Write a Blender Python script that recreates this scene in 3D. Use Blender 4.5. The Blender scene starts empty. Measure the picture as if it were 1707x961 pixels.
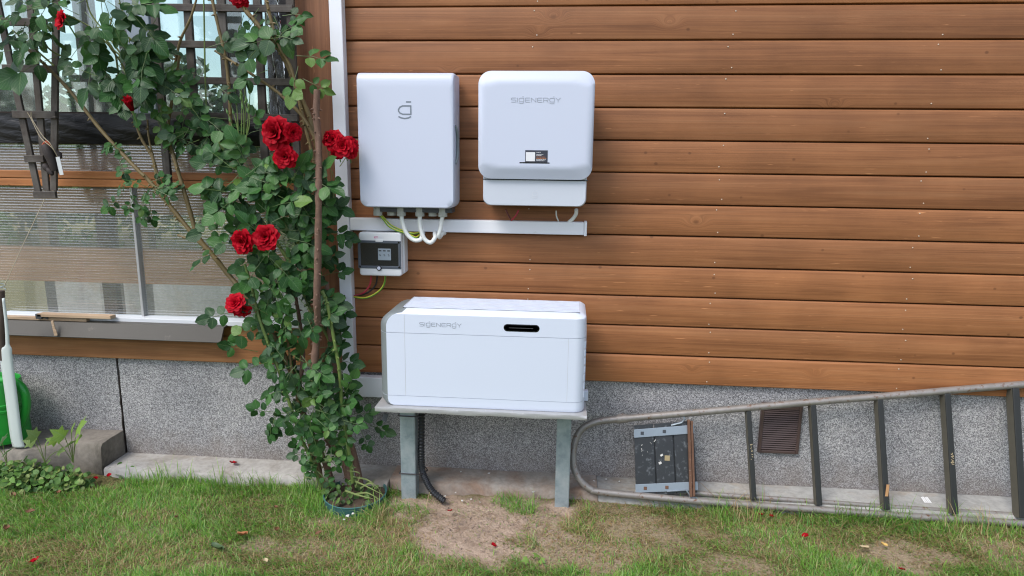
import bpy, bmesh, math, random
import numpy as np
from mathutils import Vector, Matrix, Quaternion
random.seed(7)
SC = bpy.context.scene
COL = SC.collection
PI = math.pi

# ------------------------------------------------------------------ camera
cam_d = bpy.data.cameras.new('camera')
cam_d.sensor_width = 36.0
cam_d.lens = 36.0 * 1099.386 / 1707.0
cam_d.clip_start = 0.05
cam_d.clip_end = 500
cam = bpy.data.objects.new('camera', cam_d)
COL.objects.link(cam)
yaw, pit, rol = -0.0810258, 0.1915491, 0.0121251
fw = Vector((math.sin(yaw)*math.cos(pit), math.cos(yaw)*math.cos(pit), -math.sin(pit)))
r0 = Vector((math.cos(yaw), -math.sin(yaw), 0))
u0 = r0.cross(fw)
rr = r0*math.cos(rol) + u0*math.sin(rol)
uu = -r0*math.sin(rol) + u0*math.cos(rol)
M = Matrix((rr, uu, -fw)).transposed().to_4x4()
M.translation = Vector((0, -2.83997, 1.47242))
cam.matrix_world = M
SC.camera = cam

# ------------------------------------------------------------------ world, sun, exposure
SUN_EL, SUN_AZ = math.radians(54), math.radians(220)   # azimuth clockwise from +Y
w = bpy.data.worlds.new('World'); SC.world = w; w.use_nodes = True
nt = w.node_tree
sky = nt.nodes.new('ShaderNodeTexSky'); sky.sky_type = 'NISHITA'
sky.sun_disc = False; sky.sun_elevation = SUN_EL; sky.sun_rotation = SUN_AZ
sky.air_density = 1.0; sky.dust_density = 1.5; sky.ozone_density = 2.0
hs = nt.nodes.new('ShaderNodeHueSaturation'); hs.inputs['Saturation'].default_value = .62   # thin high cloud
nt.links.new(sky.outputs[0], hs.inputs['Color']); nt.links.new(hs.outputs[0], nt.nodes['Background'].inputs[0])
nt.nodes['Background'].inputs[1].default_value = 0.15
sd = bpy.data.lights.new('sun', 'SUN'); sd.energy = 1.35; sd.angle = math.radians(26); sd.color = (1.0, .96, .91)
sun = bpy.data.objects.new('sun', sd); COL.objects.link(sun)
sdir = Vector((math.sin(SUN_AZ)*math.cos(SUN_EL), math.cos(SUN_AZ)*math.cos(SUN_EL), math.sin(SUN_EL)))
sun.rotation_euler = sdir.to_track_quat('Z', 'Y').to_euler()
SC.view_settings.view_transform = 'Standard'; SC.view_settings.look = 'None'
SC.view_settings.exposure = 0.95; SC.view_settings.gamma = 1.0
SC.render.engine = 'CYCLES'
SC.cycles.use_denoising = True
SC.cycles.filter_width = 1.15
SC.cycles.max_bounces = 8; SC.cycles.transparent_max_bounces = 24
SC.cycles.transmission_bounces = 8

# ------------------------------------------------------------------ mesh helpers
class MB:
    def __init__(s): s.v = []; s.f = []; s.mi = []
    def add(s, vs, fs, m=0):
        o = len(s.v); s.v += [tuple(q) for q in vs]; s.f += [tuple(i+o for i in f) for f in fs]; s.mi += [m]*len(fs); return s
    def box(s, a, b, m=0):
        x0,y0,z0 = a; x1,y1,z1 = b
        return s.add([(x0,y0,z0),(x1,y0,z0),(x1,y1,z0),(x0,y1,z0),(x0,y0,z1),(x1,y0,z1),(x1,y1,z1),(x0,y1,z1)],
              [(0,3,2,1),(4,5,6,7),(0,1,5,4),(1,2,6,5),(2,3,7,6),(3,0,4,7)], m)
    def bar(s, a, b, w, d, nrm=(0,-1,0), m=0):
        # bar from a to b, width w across, depth d along nrm
        a = Vector(a); b = Vector(b); t = (b-a).normalized(); n = Vector(nrm); n = (n - t*n.dot(t)).normalized(); sd_ = t.cross(n)
        vs = []
        for q in (a, b):
            for i, j in ((-1,-1),(1,-1),(1,1),(-1,1)): vs.append(q + sd_*i*w/2 + n*j*d/2)
        return s.add(vs, [(0,3,2,1),(4,5,6,7),(0,1,5,4),(1,2,6,5),(2,3,7,6),(3,0,4,7)], m)
    def tube(s, pts, r, n=8, cap=True, m=0, flat=None):
        pts = [Vector(q) for q in pts]; N = len(pts)
        rs = r if isinstance(r, (list, tuple)) else [r]*N
        t0 = (pts[1]-pts[0]).normalized()
        nx = t0.orthogonal().normalized(); vs = []; fs = []
        for i, q in enumerate(pts):
            t = (pts[min(i+1, N-1)] - pts[max(i-1, 0)])
            if t.length < 1e-9: t = t0
            t.normalize(); nx = nx - t*nx.dot(t)
            nx = nx.normalized() if nx.length > 1e-6 else t.orthogonal().normalized()
            ny = t.cross(nx)
            for k in range(n):
                a = 2*PI*k/n; vs.append(q + (nx*math.cos(a) + ny*math.sin(a))*rs[i])
        for i in range(N-1):
            for k in range(n):
                k2 = (k+1) % n; fs.append((i*n+k, i*n+k2, (i+1)*n+k2, (i+1)*n+k))
        if cap: fs.append(tuple(range(n-1, -1, -1))); fs.append(tuple((N-1)*n+k for k in range(n)))
        return s.add(vs, fs, m)
    def lathe(s, prof, c=(0,0,0), n=24, sx=1, sy=1, axis='z', m=0):
        vs = []; fs = []
        for (r, h) in prof:
            for k in range(n):
                a = 2*PI*k/n; x, y = r*math.cos(a)*sx, r*math.sin(a)*sy
                q = (x, y, h) if axis == 'z' else (x, -h, y)
                vs.append((c[0]+q[0], c[1]+q[1], c[2]+q[2]))
        for i in range(len(prof)-1):
            for k in range(n):
                k2 = (k+1) % n; fs.append((i*n+k, i*n+k2, (i+1)*n+k2, (i+1)*n+k))
        fs.append(tuple(range(n-1, -1, -1))); fs.append(tuple((len(prof)-1)*n+k for k in range(n)))
        return s.add(vs, fs, m)
    def loft(s, loops, cap0=True, cap1=True, closed=True, m=0):
        n = len(loops[0]); vs = [q for lp in loops for q in lp]; fs = []
        for i in range(len(loops)-1):
            for k in range(n if closed else n-1):
                k2 = (k+1) % n; fs.append((i*n+k, i*n+k2, (i+1)*n+k2, (i+1)*n+k))
        if cap0: fs.append(tuple(range(n-1, -1, -1)))
        if cap1: fs.append(tuple((len(loops)-1)*n+k for k in range(n)))
        return s.add(vs, fs, m)

def smooth_path(pts, k=6):
    P_ = [Vector(q) for q in pts]; out = []
    for i in range(len(P_)-1):
        a, b, c, d = P_[max(i-1,0)], P_[i], P_[i+1], P_[min(i+2,len(P_)-1)]
        for j in range(k):
            t = j/k
            out.append(.5*((2*b)+(c-a)*t+(2*a-5*b+4*c-d)*t*t+(3*b-a-3*c+d)*t**3))
    out.append(P_[-1]); return out

def link_mesh(name, me, parent=None):
    o = bpy.data.objects.new(name, me); COL.objects.link(o)
    if parent is not None: adopt(o, parent)
    return o
def adopt(o, parent):
    mw = Matrix.Translation(o.location) @ o.rotation_euler.to_matrix().to_4x4()
    o.parent = parent
    pm = Matrix.Identity(4); q = parent; chain = []
    while q is not None:
        chain.append(q); q = q.parent
    for q in reversed(chain):
        pm = pm @ q.matrix_parent_inverse @ Matrix.LocRotScale(q.location, q.rotation_euler, q.scale)
    o.matrix_parent_inverse = pm.inverted()
def obj(name, mb, mat, parent=None, smooth=None, bevel=0, seg=2, kind=None, base=False):
    vs = np.array([tuple(q) for q in mb.v], float)
    c = (vs.min(0)+vs.max(0))/2
    if base: c[2] = vs[:,2].min()
    me = bpy.data.meshes.new(name)
    me.from_pydata((vs-c).tolist(), [], mb.f)
    mats = mat if isinstance(mat, (list, tuple)) else [mat]
    for q in mats: me.materials.append(q)
    if len(mats) > 1: me.polygons.foreach_set('material_index', mb.mi)
    bm = bmesh.new(); bm.from_mesh(me); bmesh.ops.recalc_face_normals(bm, faces=bm.faces); 
    if bevel:
        es = [e for e in bm.edges if len(e.link_faces) == 2 and e.calc_face_angle(0) > math.radians(40)]
        bmesh.ops.bevel(bm, geom=es, offset=bevel, segments=seg, profile=.5, affect='EDGES', clamp_overlap=True)
    bm.to_mesh(me); bm.free()
    if smooth:
        me.polygons.foreach_set('use_smooth', [True]*len(me.polygons))
        me.set_sharp_from_angle(angle=math.radians(smooth))
    o = bpy.data.objects.new(name, me); COL.objects.link(o); o.location = c
    if parent is not None: adopt(o, parent)
    if kind: o['kind'] = kind
    return o
def tag(o, label, cat, group=None):
    o['label'] = label; o['category'] = cat
    if group: o['group'] = group
    return o
def thing(name, label, cat, loc=(0,0,0), group=None):
    o = bpy.data.objects.new(name, None); COL.objects.link(o); o.location = loc; o.empty_display_size = .05
    return tag(o, label, cat, group)
def rrect(x0, x1, z0, z1, rad, n=6):
    # rounded rectangle outline in x,z; rad = (bl, br, tr, tl)
    out = []
    for (cx, cz, r, a0) in ((x0+rad[0], z0+rad[0], rad[0], PI), (x1-rad[1], z0+rad[1], rad[1], 1.5*PI), (x1-rad[2], z1-rad[2], rad[2], 0), (x0+rad[3], z1-rad[3], rad[3], .5*PI)):
        for k in range(n+1):
            a = a0 + .5*PI*k/n; out.append((cx+r*math.cos(a), cz+r*math.sin(a)))
    return out
def slab(mb, x0, x1, z0, z1, rad, yb, yf, fil, n=6, fn=4, m=0):
    # rounded slab: back at yb, front at yf (yf<yb), filleted front edge
    loops = []
    loops.append([(x, yb, z) for x, z in rrect(x0, x1, z0, z1, rad, n)])
    for k in range(fn+1):
        a = .5*PI*k/fn; ins = fil*(1-math.cos(a)); y = yf+fil-fil*math.sin(a)
        rd = [max(.0005, q-ins) for q in rad]
        loops.append([(x, y, z) for x, z in rrect(x0+ins, x1-ins, z0+ins, z1-ins, rd, n)])
    ins = fil+min(.012, (x1-x0)*.08); loops.append([(x, yf, z) for x, z in rrect(x0+ins, x1-ins, z0+ins, z1-ins, [max(.0005, q-fil) for q in rad], n)])
    return mb.loft(loops, m=m)

# ------------------------------------------------------------------ materials
def mat(name):
    m = bpy.data.materials.new(name); m.use_nodes = True
    return m, m.node_tree.nodes, m.node_tree.links, m.node_tree.nodes['Principled BSDF']
def ramp(N, stops, interp='LINEAR'):
    r = N.new('ShaderNodeValToRGB'); e = r.color_ramp.elements; r.color_ramp.interpolation = interp
    while len(e) < len(stops): e.new(.5)
    for el, (p_, c) in zip(e, stops): el.position = p_; el.color = (*c, 1) if len(c) == 3 else c
    return r
def noise(N, L_, vec, scale, detail=4, rough=.55, dist=0):
    n = N.new('ShaderNodeTexNoise'); n.inputs['Scale'].default_value = scale; n.inputs['Detail'].default_value = detail
    n.inputs['Roughness'].default_value = rough; n.inputs['Distortion'].default_value = dist
    if vec is not None: L_.new(vec, n.inputs['Vector'])
    return n
def mixc(N, L_, fac, a, b, mode='MIX'):
    n = N.new('ShaderNodeMix'); n.data_type = 'RGBA'; n.blend_type = mode
    for sock, v in ((n.inputs[0], fac), (n.inputs[6], a), (n.inputs[7], b)):
        if hasattr(v, 'is_linked'): L_.new(v, sock)
        elif isinstance(v, (int, float)): sock.default_value = v
        else: sock.default_value = (*v, 1)
    return n.outputs[2]
def mathn(N, L_, op, a, b=None, clamp=False):
    n = N.new('ShaderNodeMath'); n.operation = op; n.use_clamp = clamp
    for i, v in enumerate((a, b)):
        if v is None: continue
        if hasattr(v, 'is_linked'): L_.new(v, n.inputs[i])
        else: n.inputs[i].default_value = v
    return n.outputs[0]
def objvec(N, L_, scale=(1,1,1), rnd=True):
    t = N.new('ShaderNodeTexCoord'); mp = N.new('ShaderNodeMapping'); mp.inputs['Scale'].default_value = scale
    v = t.outputs['Object']
    if rnd:
        oi = N.new('ShaderNodeObjectInfo'); m = N.new('ShaderNodeVectorMath'); m.operation = 'MULTIPLY_ADD'
        c = N.new('ShaderNodeCombineXYZ')
        for k in range(3): L_.new(oi.outputs['Random'], c.inputs[k])
        L_.new(c.outputs[0], m.inputs[0]); m.inputs[1].default_value = (37.3, 0.0, 91.7); L_.new(v, m.inputs[2]); v = m.outputs[0]
    L_.new(v, mp.inputs['Vector']); return mp.outputs[0]
def bump(N, L_, B, h, strength, dist=.002):
    b = N.new('ShaderNodeBump'); b.inputs['Strength'].default_value = strength; b.inputs['Distance'].default_value = dist
    L_.new(h, b.inputs['Height']); L_.new(b.outputs[0], B.inputs['Normal']); return b
def plain(name, col, rough=.5, metal=0, var=.12, scale=14, spec=.5, dirt=None, bmp=0, coat=0):
    m, N, L_, B = mat(name)
    v = objvec(N, L_)
    n = noise(N, L_, v, scale, 5)
    c = mixc(N, L_, mathn(N, L_, 'MULTIPLY', n.outputs[0], var*2, True), col, tuple(q*(1-var*1.6) for q in col))
    if dirt:
        n2 = noise(N, L_, v, scale*2.3, 7, .65)
        r = ramp(N, [(dirt[1], (0,0,0)), (dirt[1]+.12, (1,1,1))]); L_.new(n2.outputs[0], r.inputs[0])
        c = mixc(N, L_, r.outputs[0], c, dirt[0])
    L_.new(c, B.inputs['Base Color']); B.inputs['Metallic'].default_value = metal
    rr_ = mathn(N, L_, 'ADD', mathn(N, L_, 'MULTIPLY', n.outputs[0], .2), rough-.1, True); L_.new(rr_, B.inputs['Roughness'])
    B.inputs['Specular IOR Level'].default_value = spec; B.inputs['Coat Weight'].default_value = coat
    if bmp:
        n3 = noise(N, L_, v, scale*12, 4); bump(N, L_, B, n3.outputs[0], bmp, .001)
    return m
def wood(name, base, dark, light, knots=True, gx=3.0, rough=.55, weather=0, vertical=False, ksc=5.0):
    m, N, L_, B = mat(name)
    v = objvec(N, L_)
    if vertical:
        sx = N.new('ShaderNodeSeparateXYZ'); cx = N.new('ShaderNodeCombineXYZ'); L_.new(v, sx.inputs[0])
        L_.new(sx.outputs[2], cx.inputs[0]); L_.new(sx.outputs[1], cx.inputs[1]); L_.new(sx.outputs[0], cx.inputs[2]); v = cx.outputs[0]
    # knot field (2-D cells in x,z)
    mp = N.new('ShaderNodeMapping'); mp.inputs['Scale'].default_value = (.55, 0, 1); L_.new(v, mp.inputs['Vector'])
    vo = N.new('ShaderNodeTexVoronoi'); vo.voronoi_dimensions = '3D'; vo.inputs['Scale'].default_value = ksc; L_.new(mp.outputs[0], vo.inputs['Vector'])
    sep = N.new('ShaderNodeSeparateColor'); L_.new(vo.outputs['Color'], sep.inputs[0])
    has = mathn(N, L_, 'GREATER_THAN', sep.outputs[0], .45 if knots else 2.0)
    near = mathn(N, L_, 'SUBTRACT', 1.0, mathn(N, L_, 'DIVIDE', vo.outputs['Distance'], .22), True)
    near = mathn(N, L_, 'MULTIPLY', mathn(N, L_, 'POWER', near, 2.0), has)
    # grain
    st = N.new('ShaderNodeMapping'); st.inputs['Scale'].default_value = (gx*.22, 1, gx*6); L_.new(v, st.inputs['Vector'])
    sh = N.new('ShaderNodeVectorMath'); sh.operation = 'ADD'; cb = N.new('ShaderNodeCombineXYZ')
    L_.new(mathn(N, L_, 'MULTIPLY', near, 1.6), cb.inputs[2]); L_.new(cb.outputs[0], sh.inputs[0]); L_.new(st.outputs[0], sh.inputs[1])
    g1 = noise(N, L_, sh.outputs[0], 1.6, 5, .6, 1.2)
    st2 = N.new('ShaderNodeMapping'); st2.inputs['Scale'].default_value = (.25, 1, 9); L_.new(sh.outputs[0], st2.inputs['Vector'])
    g2 = noise(N, L_, st2.outputs[0], 2.2, 4, .6, .3)
    blot = noise(N, L_, v, 3.5, 4, .55)
    rg = ramp(N, [(.32, dark), (.5, base), (.72, light)]); L_.new(g1.outputs[0], rg.inputs[0])
    c = mixc(N, L_, .62, base, rg.outputs[0])
    fine = ramp(N, [(.36, (.72,.72,.72)), (.55, (1,1,1)), (.75, (1.18,1.18,1.18))]); L_.new(g2.outputs[0], fine.inputs[0])
    c = mixc(N, L_, .8, c, fine.outputs[0], 'MULTIPLY')
    bl = ramp(N, [(.3, (.8,.78,.76)), (.7, (1.15,1.14,1.12))]); L_.new(blot.outputs[0], bl.inputs[0])
    c = mixc(N, L_, .8, c, bl.outputs[0], 'MULTIPLY')
    # pale scuffs along the grain
    sc_ = ramp(N, [(.66, (0,0,0)), (.74, (1,1,1))]); L_.new(g2.outputs[0], sc_.inputs[0])
    gate_ = ramp(N, [(.52, (0,0,0)), (.68, (1,1,1))]); bl2 = noise(N, L_, v, 6.1, 3); L_.new(bl2.outputs[0], gate_.inputs[0])
    c = mixc(N, L_, mathn(N, L_, 'MULTIPLY', sc_.outputs[0], mathn(N, L_, 'MULTIPLY', gate_.outputs[0], .75)), c, tuple(min(1, q*1.9) for q in light))
    # knot core
    kc = ramp(N, [(.0, (0,0,0)), (.45, (0,0,0)), (.62, (.8,.8,.8)), (.75, (.35,.35,.35)), (.9, (.9,.9,.9))]); L_.new(near, kc.inputs[0])
    c = mixc(N, L_, mathn(N, L_, 'MULTIPLY', kc.outputs[0], .85), c, tuple(q*.5 for q in dark))
    # pin knots and short pale scratches
    mp2 = N.new('ShaderNodeMapping'); mp2.inputs['Scale'].default_value = (.8, 0, 1); mp2.inputs['Location'].default_value = (3.3, 0, 7.1); L_.new(v, mp2.inputs['Vector'])
    vo2 = N.new('ShaderNodeTexVoronoi'); vo2.inputs['Scale'].default_value = 13; L_.new(mp2.outputs[0], vo2.inputs['Vector'])
    se2 = N.new('ShaderNodeSeparateColor'); L_.new(vo2.outputs['Color'], se2.inputs[0])
    pin = ramp(N, [(0, (1,1,1)), (.055, (.9,.9,.9)), (.10, (0,0,0))]); L_.new(vo2.outputs['Distance'], pin.inputs[0])
    pk = mathn(N, L_, 'MULTIPLY', pin.outputs[0], mathn(N, L_, 'GREATER_THAN', se2.outputs[1], .72 if knots else 2.0))
    c = mixc(N, L_, mathn(N, L_, 'MULTIPLY', pk, .7), c, tuple(q*.6 for q in dark))
    mp3 = N.new('ShaderNodeMapping'); mp3.inputs['Scale'].default_value = (9, 1, 150); L_.new(v, mp3.inputs['Vector'])
    sn = noise(N, L_, mp3.outputs[0], 1.0, 2, .5, .4); sr = ramp(N, [(.70, (0,0,0)), (.76, (1,1,1))]); L_.new(sn.outputs[0], sr.inputs[0])
    c = mixc(N, L_, mathn(N, L_, 'MULTIPLY', sr.outputs[0], .55), c, tuple(min(1, q*2.0) for q in light))
    dr = ramp(N, [(.24, (1,1,1)), (.31, (0,0,0))]); L_.new(sn.outputs[0], dr.inputs[0])
    c = mixc(N, L_, mathn(N, L_, 'MULTIPLY', dr.outputs[0], .6), c, dark)
    oi = N.new('ShaderNodeObjectInfo'); ro = ramp(N, [(0, (.84,.84,.85)), (1, (1.14,1.13,1.10))]); L_.new(oi.outputs['Random'], ro.inputs[0])
    c = mixc(N, L_, 1.0, c, ro.outputs[0], 'MULTIPLY')
    if weather:
        wn = noise(N, L_, v, 9, 6, .65); wr = ramp(N, [(.4, (0,0,0)), (.65, (1,1,1))]); L_.new(wn.outputs[0], wr.inputs[0])
        c = mixc(N, L_, mathn(N, L_, 'MULTIPLY', wr.outputs[0], weather), c, (.2,.19,.17))
    L_.new(c, B.inputs['Base Color']); B.inputs['Roughness'].default_value = rough
    B.inputs['Specular IOR Level'].default_value = .35
    hh = mathn(N, L_, 'ADD', g2.outputs[0], mathn(N, L_, 'MULTIPLY', g1.outputs[0], .6))
    bump(N, L_, B, hh, .28, .0025)
    return m

M_plank = wood('stained_planks', (.305,.125,.048), (.185,.070,.025), (.375,.172,.074))
M_beam = wood('stained_beam', (.33,.145,.055), (.21,.085,.033), (.42,.21,.09))
M_post = wood('stained_post', (.19,.082,.040), (.13,.055,.028), (.24,.115,.058), vertical=True)
M_rail = wood('orange_rail', (.36,.14,.045), (.22,.085,.03), (.44,.2,.075))
M_slat = wood('weathered_slats', (.058,.045,.037), (.03,.024,.02), (.095,.08,.068), knots=False, vertical=True, weather=.35)
M_slath = wood('weathered_slats_across', (.058,.045,.037), (.03,.024,.02), (.095,.08,.068), knots=False, weather=.35)
M_lath = wood('pale_lath', (.5,.36,.24), (.34,.22,.13), (.6,.46,.33), knots=False)
M_inner = wood('inside_boards', (.36,.19,.10), (.24,.12,.06), (.45,.27,.16))
M_innerd = wood('inside_posts', (.10,.065,.045), (.06,.04,.03), (.15,.10,.07))
M_gap = plain('dark_backing', (.02,.012,.008), .9)
M_white = plain('white_powder_coat', (.53,.57,.68), .38, var=.02, scale=5, spec=.4)
M_white_lit = plain('white_coat_lit', (.62,.67,.77), .36, var=.02, scale=4, spec=.4)  # same white coat as the cabinets, lightened for brighter light on the battery
M_whiteg = plain('light_grey_cover', (.52,.555,.62), .42, var=.02, scale=5, spec=.4)
M_duct = plain('white_upvc', (.76,.77,.81), .35, var=.04, scale=6, spec=.45, dirt=((.55,.55,.53), .68))
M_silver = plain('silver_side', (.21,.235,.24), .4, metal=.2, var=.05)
M_logo = plain('logo_grey', (.17,.20,.24), .4)
M_logol = plain('logo_pale_grey', (.30,.33,.39), .35)
M_emboss = plain('emboss_grey', (.58,.60,.64), .4)
M_black = plain('black_gloss', (.012,.012,.014), .15, spec=.6)
M_dark = plain('dark_plastic', (.05,.055,.065), .35)
M_gland = plain('grey_gland', (.40,.41,.37), .5)
M_cable = plain('white_conduit', (.74,.76,.74), .4, var=.05)
M_red = plain('red_insulation', (.45,.03,.05), .4)
M_blk = plain('black_insulation', (.02,.015,.015), .4)
M_gy = plain('yellow_stripe', (.62,.58,.05), .4, var=.05)
M_gg = plain('green_stripe', (.10,.28,.03), .4, var=.05)
M_etibox = plain('pale_grey_plastic', (.68,.69,.70), .35, var=.03)
M_frame = plain('cover_frame', (.085,.098,.118), .5, var=.05, spec=.25)
M_breaker = plain('breaker_grey', (.27,.32,.37), .4, var=.05)
M_galv, N, L_, B = mat('galvanised_steel')
v = objvec(N, L_)
vo = N.new('ShaderNodeTexVoronoi'); vo.inputs['Scale'].default_value = 60; L_.new(v, vo.inputs['Vector'])
n1 = noise(N, L_, v, 16, 6, .65); n2 = noise(N, L_, v, 5, 5, .6)
rg = ramp(N, [(.3, (.22,.28,.31)), (.5, (.33,.40,.43)), (.7, (.44,.49,.51))]); L_.new(n1.outputs[0], rg.inputs[0])
sc3 = N.new('ShaderNodeSeparateColor'); L_.new(vo.outputs['Color'], sc3.inputs[0])
c = mixc(N, L_, mathn(N, L_, 'MULTIPLY', sc3.outputs[0], .25), rg.outputs[0], (.5,.56,.58))
rb = ramp(N, [(.58, (0,0,0)), (.7, (1,1,1))]); L_.new(n2.outputs[0], rb.inputs[0])
c = mixc(N, L_, mathn(N, L_, 'MULTIPLY', rb.outputs[0], .6), c, (.16,.20,.16))
L_.new(c, B.inputs['Base Color']); B.inputs['Metallic'].default_value = .45; B.inputs['Roughness'].default_value = .5
M_plate = plain('dull_steel_plate', (.50,.50,.50), .45, metal=.4, var=.25, scale=30, dirt=((.72,.72,.7), .62))
M_rust = plain('rusty_bar', (.17,.085,.05), .75, var=.4, scale=40, dirt=((.3,.25,.2), .62), bmp=.3)
M_ltube = plain('worn_tube', (.38,.35,.32), .42, metal=.4, var=.4, scale=25, dirt=((.17,.085,.05), .56), bmp=.15)
M_tread = plain('black_painted_tread', (.022,.023,.022), .5, var=.3, scale=25, dirt=((.3,.27,.22), .7), bmp=.25)
M_treadside = plain('worn_tread', (.11,.10,.075), .65, var=.3, scale=30, dirt=((.28,.2,.12), .66), bmp=.25)
M_bare = plain('bare_wood_chip', (.55,.3,.14), .7)
M_plat = plain('black_plate', (.035,.038,.042), .35, var=.3, scale=20, dirt=((.12,.13,.14), .56), bmp=.1)
M_brack = plain('bluish_zinc', (.29,.34,.39), .4, metal=.35, var=.15, scale=30, dirt=((.25,.12,.06), .7))
M_vent = plain('brown_vent_plastic', (.075,.048,.042), .45, var=.1)
M_flash = plain('brown_flashing', (.082,.074,.062), .45, metal=.1, var=.2, scale=8, spec=.35, dirt=((.13,.115,.095), .62))
M_sillw = plain('white_sill', (.62,.64,.66), .4, var=.08)
M_can = plain('green_can', (.02,.27,.035), .3, var=.06, spec=.5)
M_tub = plain('teal_tub', (.05,.15,.15), .55, var=.2, scale=12, dirt=((.12,.18,.15), .6))
M_soil2 = plain('potting_soil', (.10,.068,.045), .95, var=.4, scale=60, bmp=.8)
M_mullion = plain('grey_mullion', (.27,.32,.37), .5, var=.08)
M_twine = plain('pale_twine', (.38,.32,.22), .8)
M_tagp = plain('paper_tag', (.6,.62,.62), .6)
M_orn = plain('dark_wooden_ornament', (.03,.02,.017), .7, var=.4, scale=30, bmp=.4)
M_ornred = plain('red_ornament_tip', (.40,.07,.03), .6)
M_strip = plain('milky_plastic_strip', (.58,.63,.61), .3, var=.15, scale=10, dirt=((.36,.38,.34), .66))
M_stakew = plain('old_stake', (.09,.06,.045), .8, var=.3, bmp=.4)
M_bark = plain('rose_bark', (.22,.125,.085), .8, var=.45, scale=45, dirt=((.38,.27,.2), .6), bmp=.9)
M_cane = plain('green_cane', (.17,.20,.05), .5, var=.3, scale=18, dirt=((.25,.16,.07), .62), bmp=.2)
M_caneo = plain('olive_cane', (.19,.135,.05), .55, var=.35, scale=22, dirt=((.12,.07,.035), .6), bmp=.3)
M_caneg = plain('fresh_cane', (.13,.19,.045), .45, var=.2, scale=20)
M_stalk = plain('leaf_stalk', (.10,.16,.045), .5, var=.3)
M_bud = plain('rose_bud', (.13,.25,.07), .5, var=.25)
M_crumb = plain('cement_crumb', (.6,.59,.56), .8, bmp=.4)
M_nail = plain('nail_head', (.6,.52,.42), .4, metal=.3)
M_dead = plain('dead_leaf', (.20,.085,.035), .7, var=.4, scale=40, bmp=.3)
M_yell = plain('yellow_leaf', (.55,.36,.10), .6, var=.25, scale=30)
M_tan = plain('tan_leaf', (.50,.40,.24), .7, var=.25, scale=30)

def black_film():
    m, N, L_, B = mat('black_film'); v = objvec(N, L_, (1, 1, 3))
    n = noise(N, L_, v, 9, 5, .6, .6); B.inputs['Base Color'].default_value = (.009,.009,.010,1); B.inputs['Roughness'].default_value = .34; B.inputs['Specular IOR Level'].default_value = .28
    bump(N, L_, B, n.outputs[0], .5, .015); return m
M_film = black_film()
def glassy(name, tint, diff=.06, gl=.1):
    m = bpy.data.materials.new(name); m.use_nodes = True; N, L_ = m.node_tree.nodes, m.node_tree.links; N.clear()
    o = N.new('ShaderNodeOutputMaterial'); t = N.new('ShaderNodeBsdfTransparent'); t.inputs[0].default_value = (*tint, 1)
    g = N.new('ShaderNodeBsdfGlossy'); g.inputs['Roughness'].default_value = .04
    d = N.new('ShaderNodeBsdfDiffuse'); d.inputs[0].default_value = (.6,.63,.62,1)
    fr = N.new('ShaderNodeFresnel'); fr.inputs[0].default_value = 1.5
    m1 = N.new('ShaderNodeMixShader'); m2 = N.new('ShaderNodeMixShader')
    tc = N.new('ShaderNodeTexCoord'); n = noise(N, L_, tc.outputs['Object'], 7, 6, .65)
    L_.new(mathn(N, L_, 'MULTIPLY', n.outputs[0], diff*2), m1.inputs[0]); L_.new(t.outputs[0], m1.inputs[1]); L_.new(d.outputs[0], m1.inputs[2])
    L_.new(mathn(N, L_, 'ADD', fr.outputs[0], gl-.04), m2.inputs[0]); L_.new(m1.outputs[0], m2.inputs[1]); L_.new(g.outputs[0], m2.inputs[2])
    L_.new(m2.outputs[0], o.inputs[0]); return m
M_glass = glassy('window_glass', (.80,.90,.87), .09, .08)
M_lens = glassy('smoked_lens', (.36,.41,.48), .02, .05)
M_clear = glassy('clear_film', (.8,.83,.85), .12, .06)
def polycarb():
    m = bpy.data.materials.new('twinwall_polycarbonate'); m.use_nodes = True; N, L_ = m.node_tree.nodes, m.node_tree.links; N.clear()
    o = N.new('ShaderNodeOutputMaterial'); r = N.new('ShaderNodeBsdfRefraction'); r.inputs['IOR'].default_value = 1.06; r.inputs['Roughness'].default_value = .06
    r.inputs[0].default_value = (.95,.98,.97,1); t = N.new('ShaderNodeBsdfTransparent'); t.inputs[0].default_value = (.94,.98,.97,1)
    d = N.new('ShaderNodeBsdfDiffuse'); d.inputs[0].default_value = (.62,.66,.65,1)
    g = N.new('ShaderNodeBsdfGlossy'); g.inputs['Roughness'].default_value = .10
    m0 = N.new('ShaderNodeMixShader'); m1 = N.new('ShaderNodeMixShader'); m2 = N.new('ShaderNodeMixShader'); m0.inputs[0].default_value = .25; m2.inputs[0].default_value = .17
    geo = N.new('ShaderNodeTexCoord'); sp = N.new('ShaderNodeSeparateXYZ'); L_.new(geo.outputs['Object'], sp.inputs[0])   # webs between the two walls
    ph = mathn(N, L_, 'SINE', mathn(N, L_, 'MULTIPLY', sp.outputs[2], 2*PI/.0125)); st_ = N.new('ShaderNodeMapping'); st_.inputs['Scale'].default_value = (3, 1, 60); L_.new(geo.outputs['Object'], st_.inputs['Vector'])
    nn = noise(N, L_, st_.outputs[0], 1.0, 3); web = mathn(N, L_, 'MULTIPLY', mathn(N, L_, 'ADD', mathn(N, L_, 'MULTIPLY', ph, .5), .5), nn.outputs[0])
    L_.new(mathn(N, L_, 'ADD', mathn(N, L_, 'MULTIPLY', web, .34), .07), m1.inputs[0])
    L_.new(t.outputs[0], m0.inputs[1]); L_.new(r.outputs[0], m0.inputs[2]); L_.new(m0.outputs[0], m1.inputs[1])
    L_.new(d.outputs[0], m1.inputs[2]); L_.new(m1.outputs[0], m2.inputs[1]); L_.new(g.outputs[0], m2.inputs[2])
    L_.new(m2.outputs[0], o.inputs[0]); return m
M_poly = polycarb()
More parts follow.
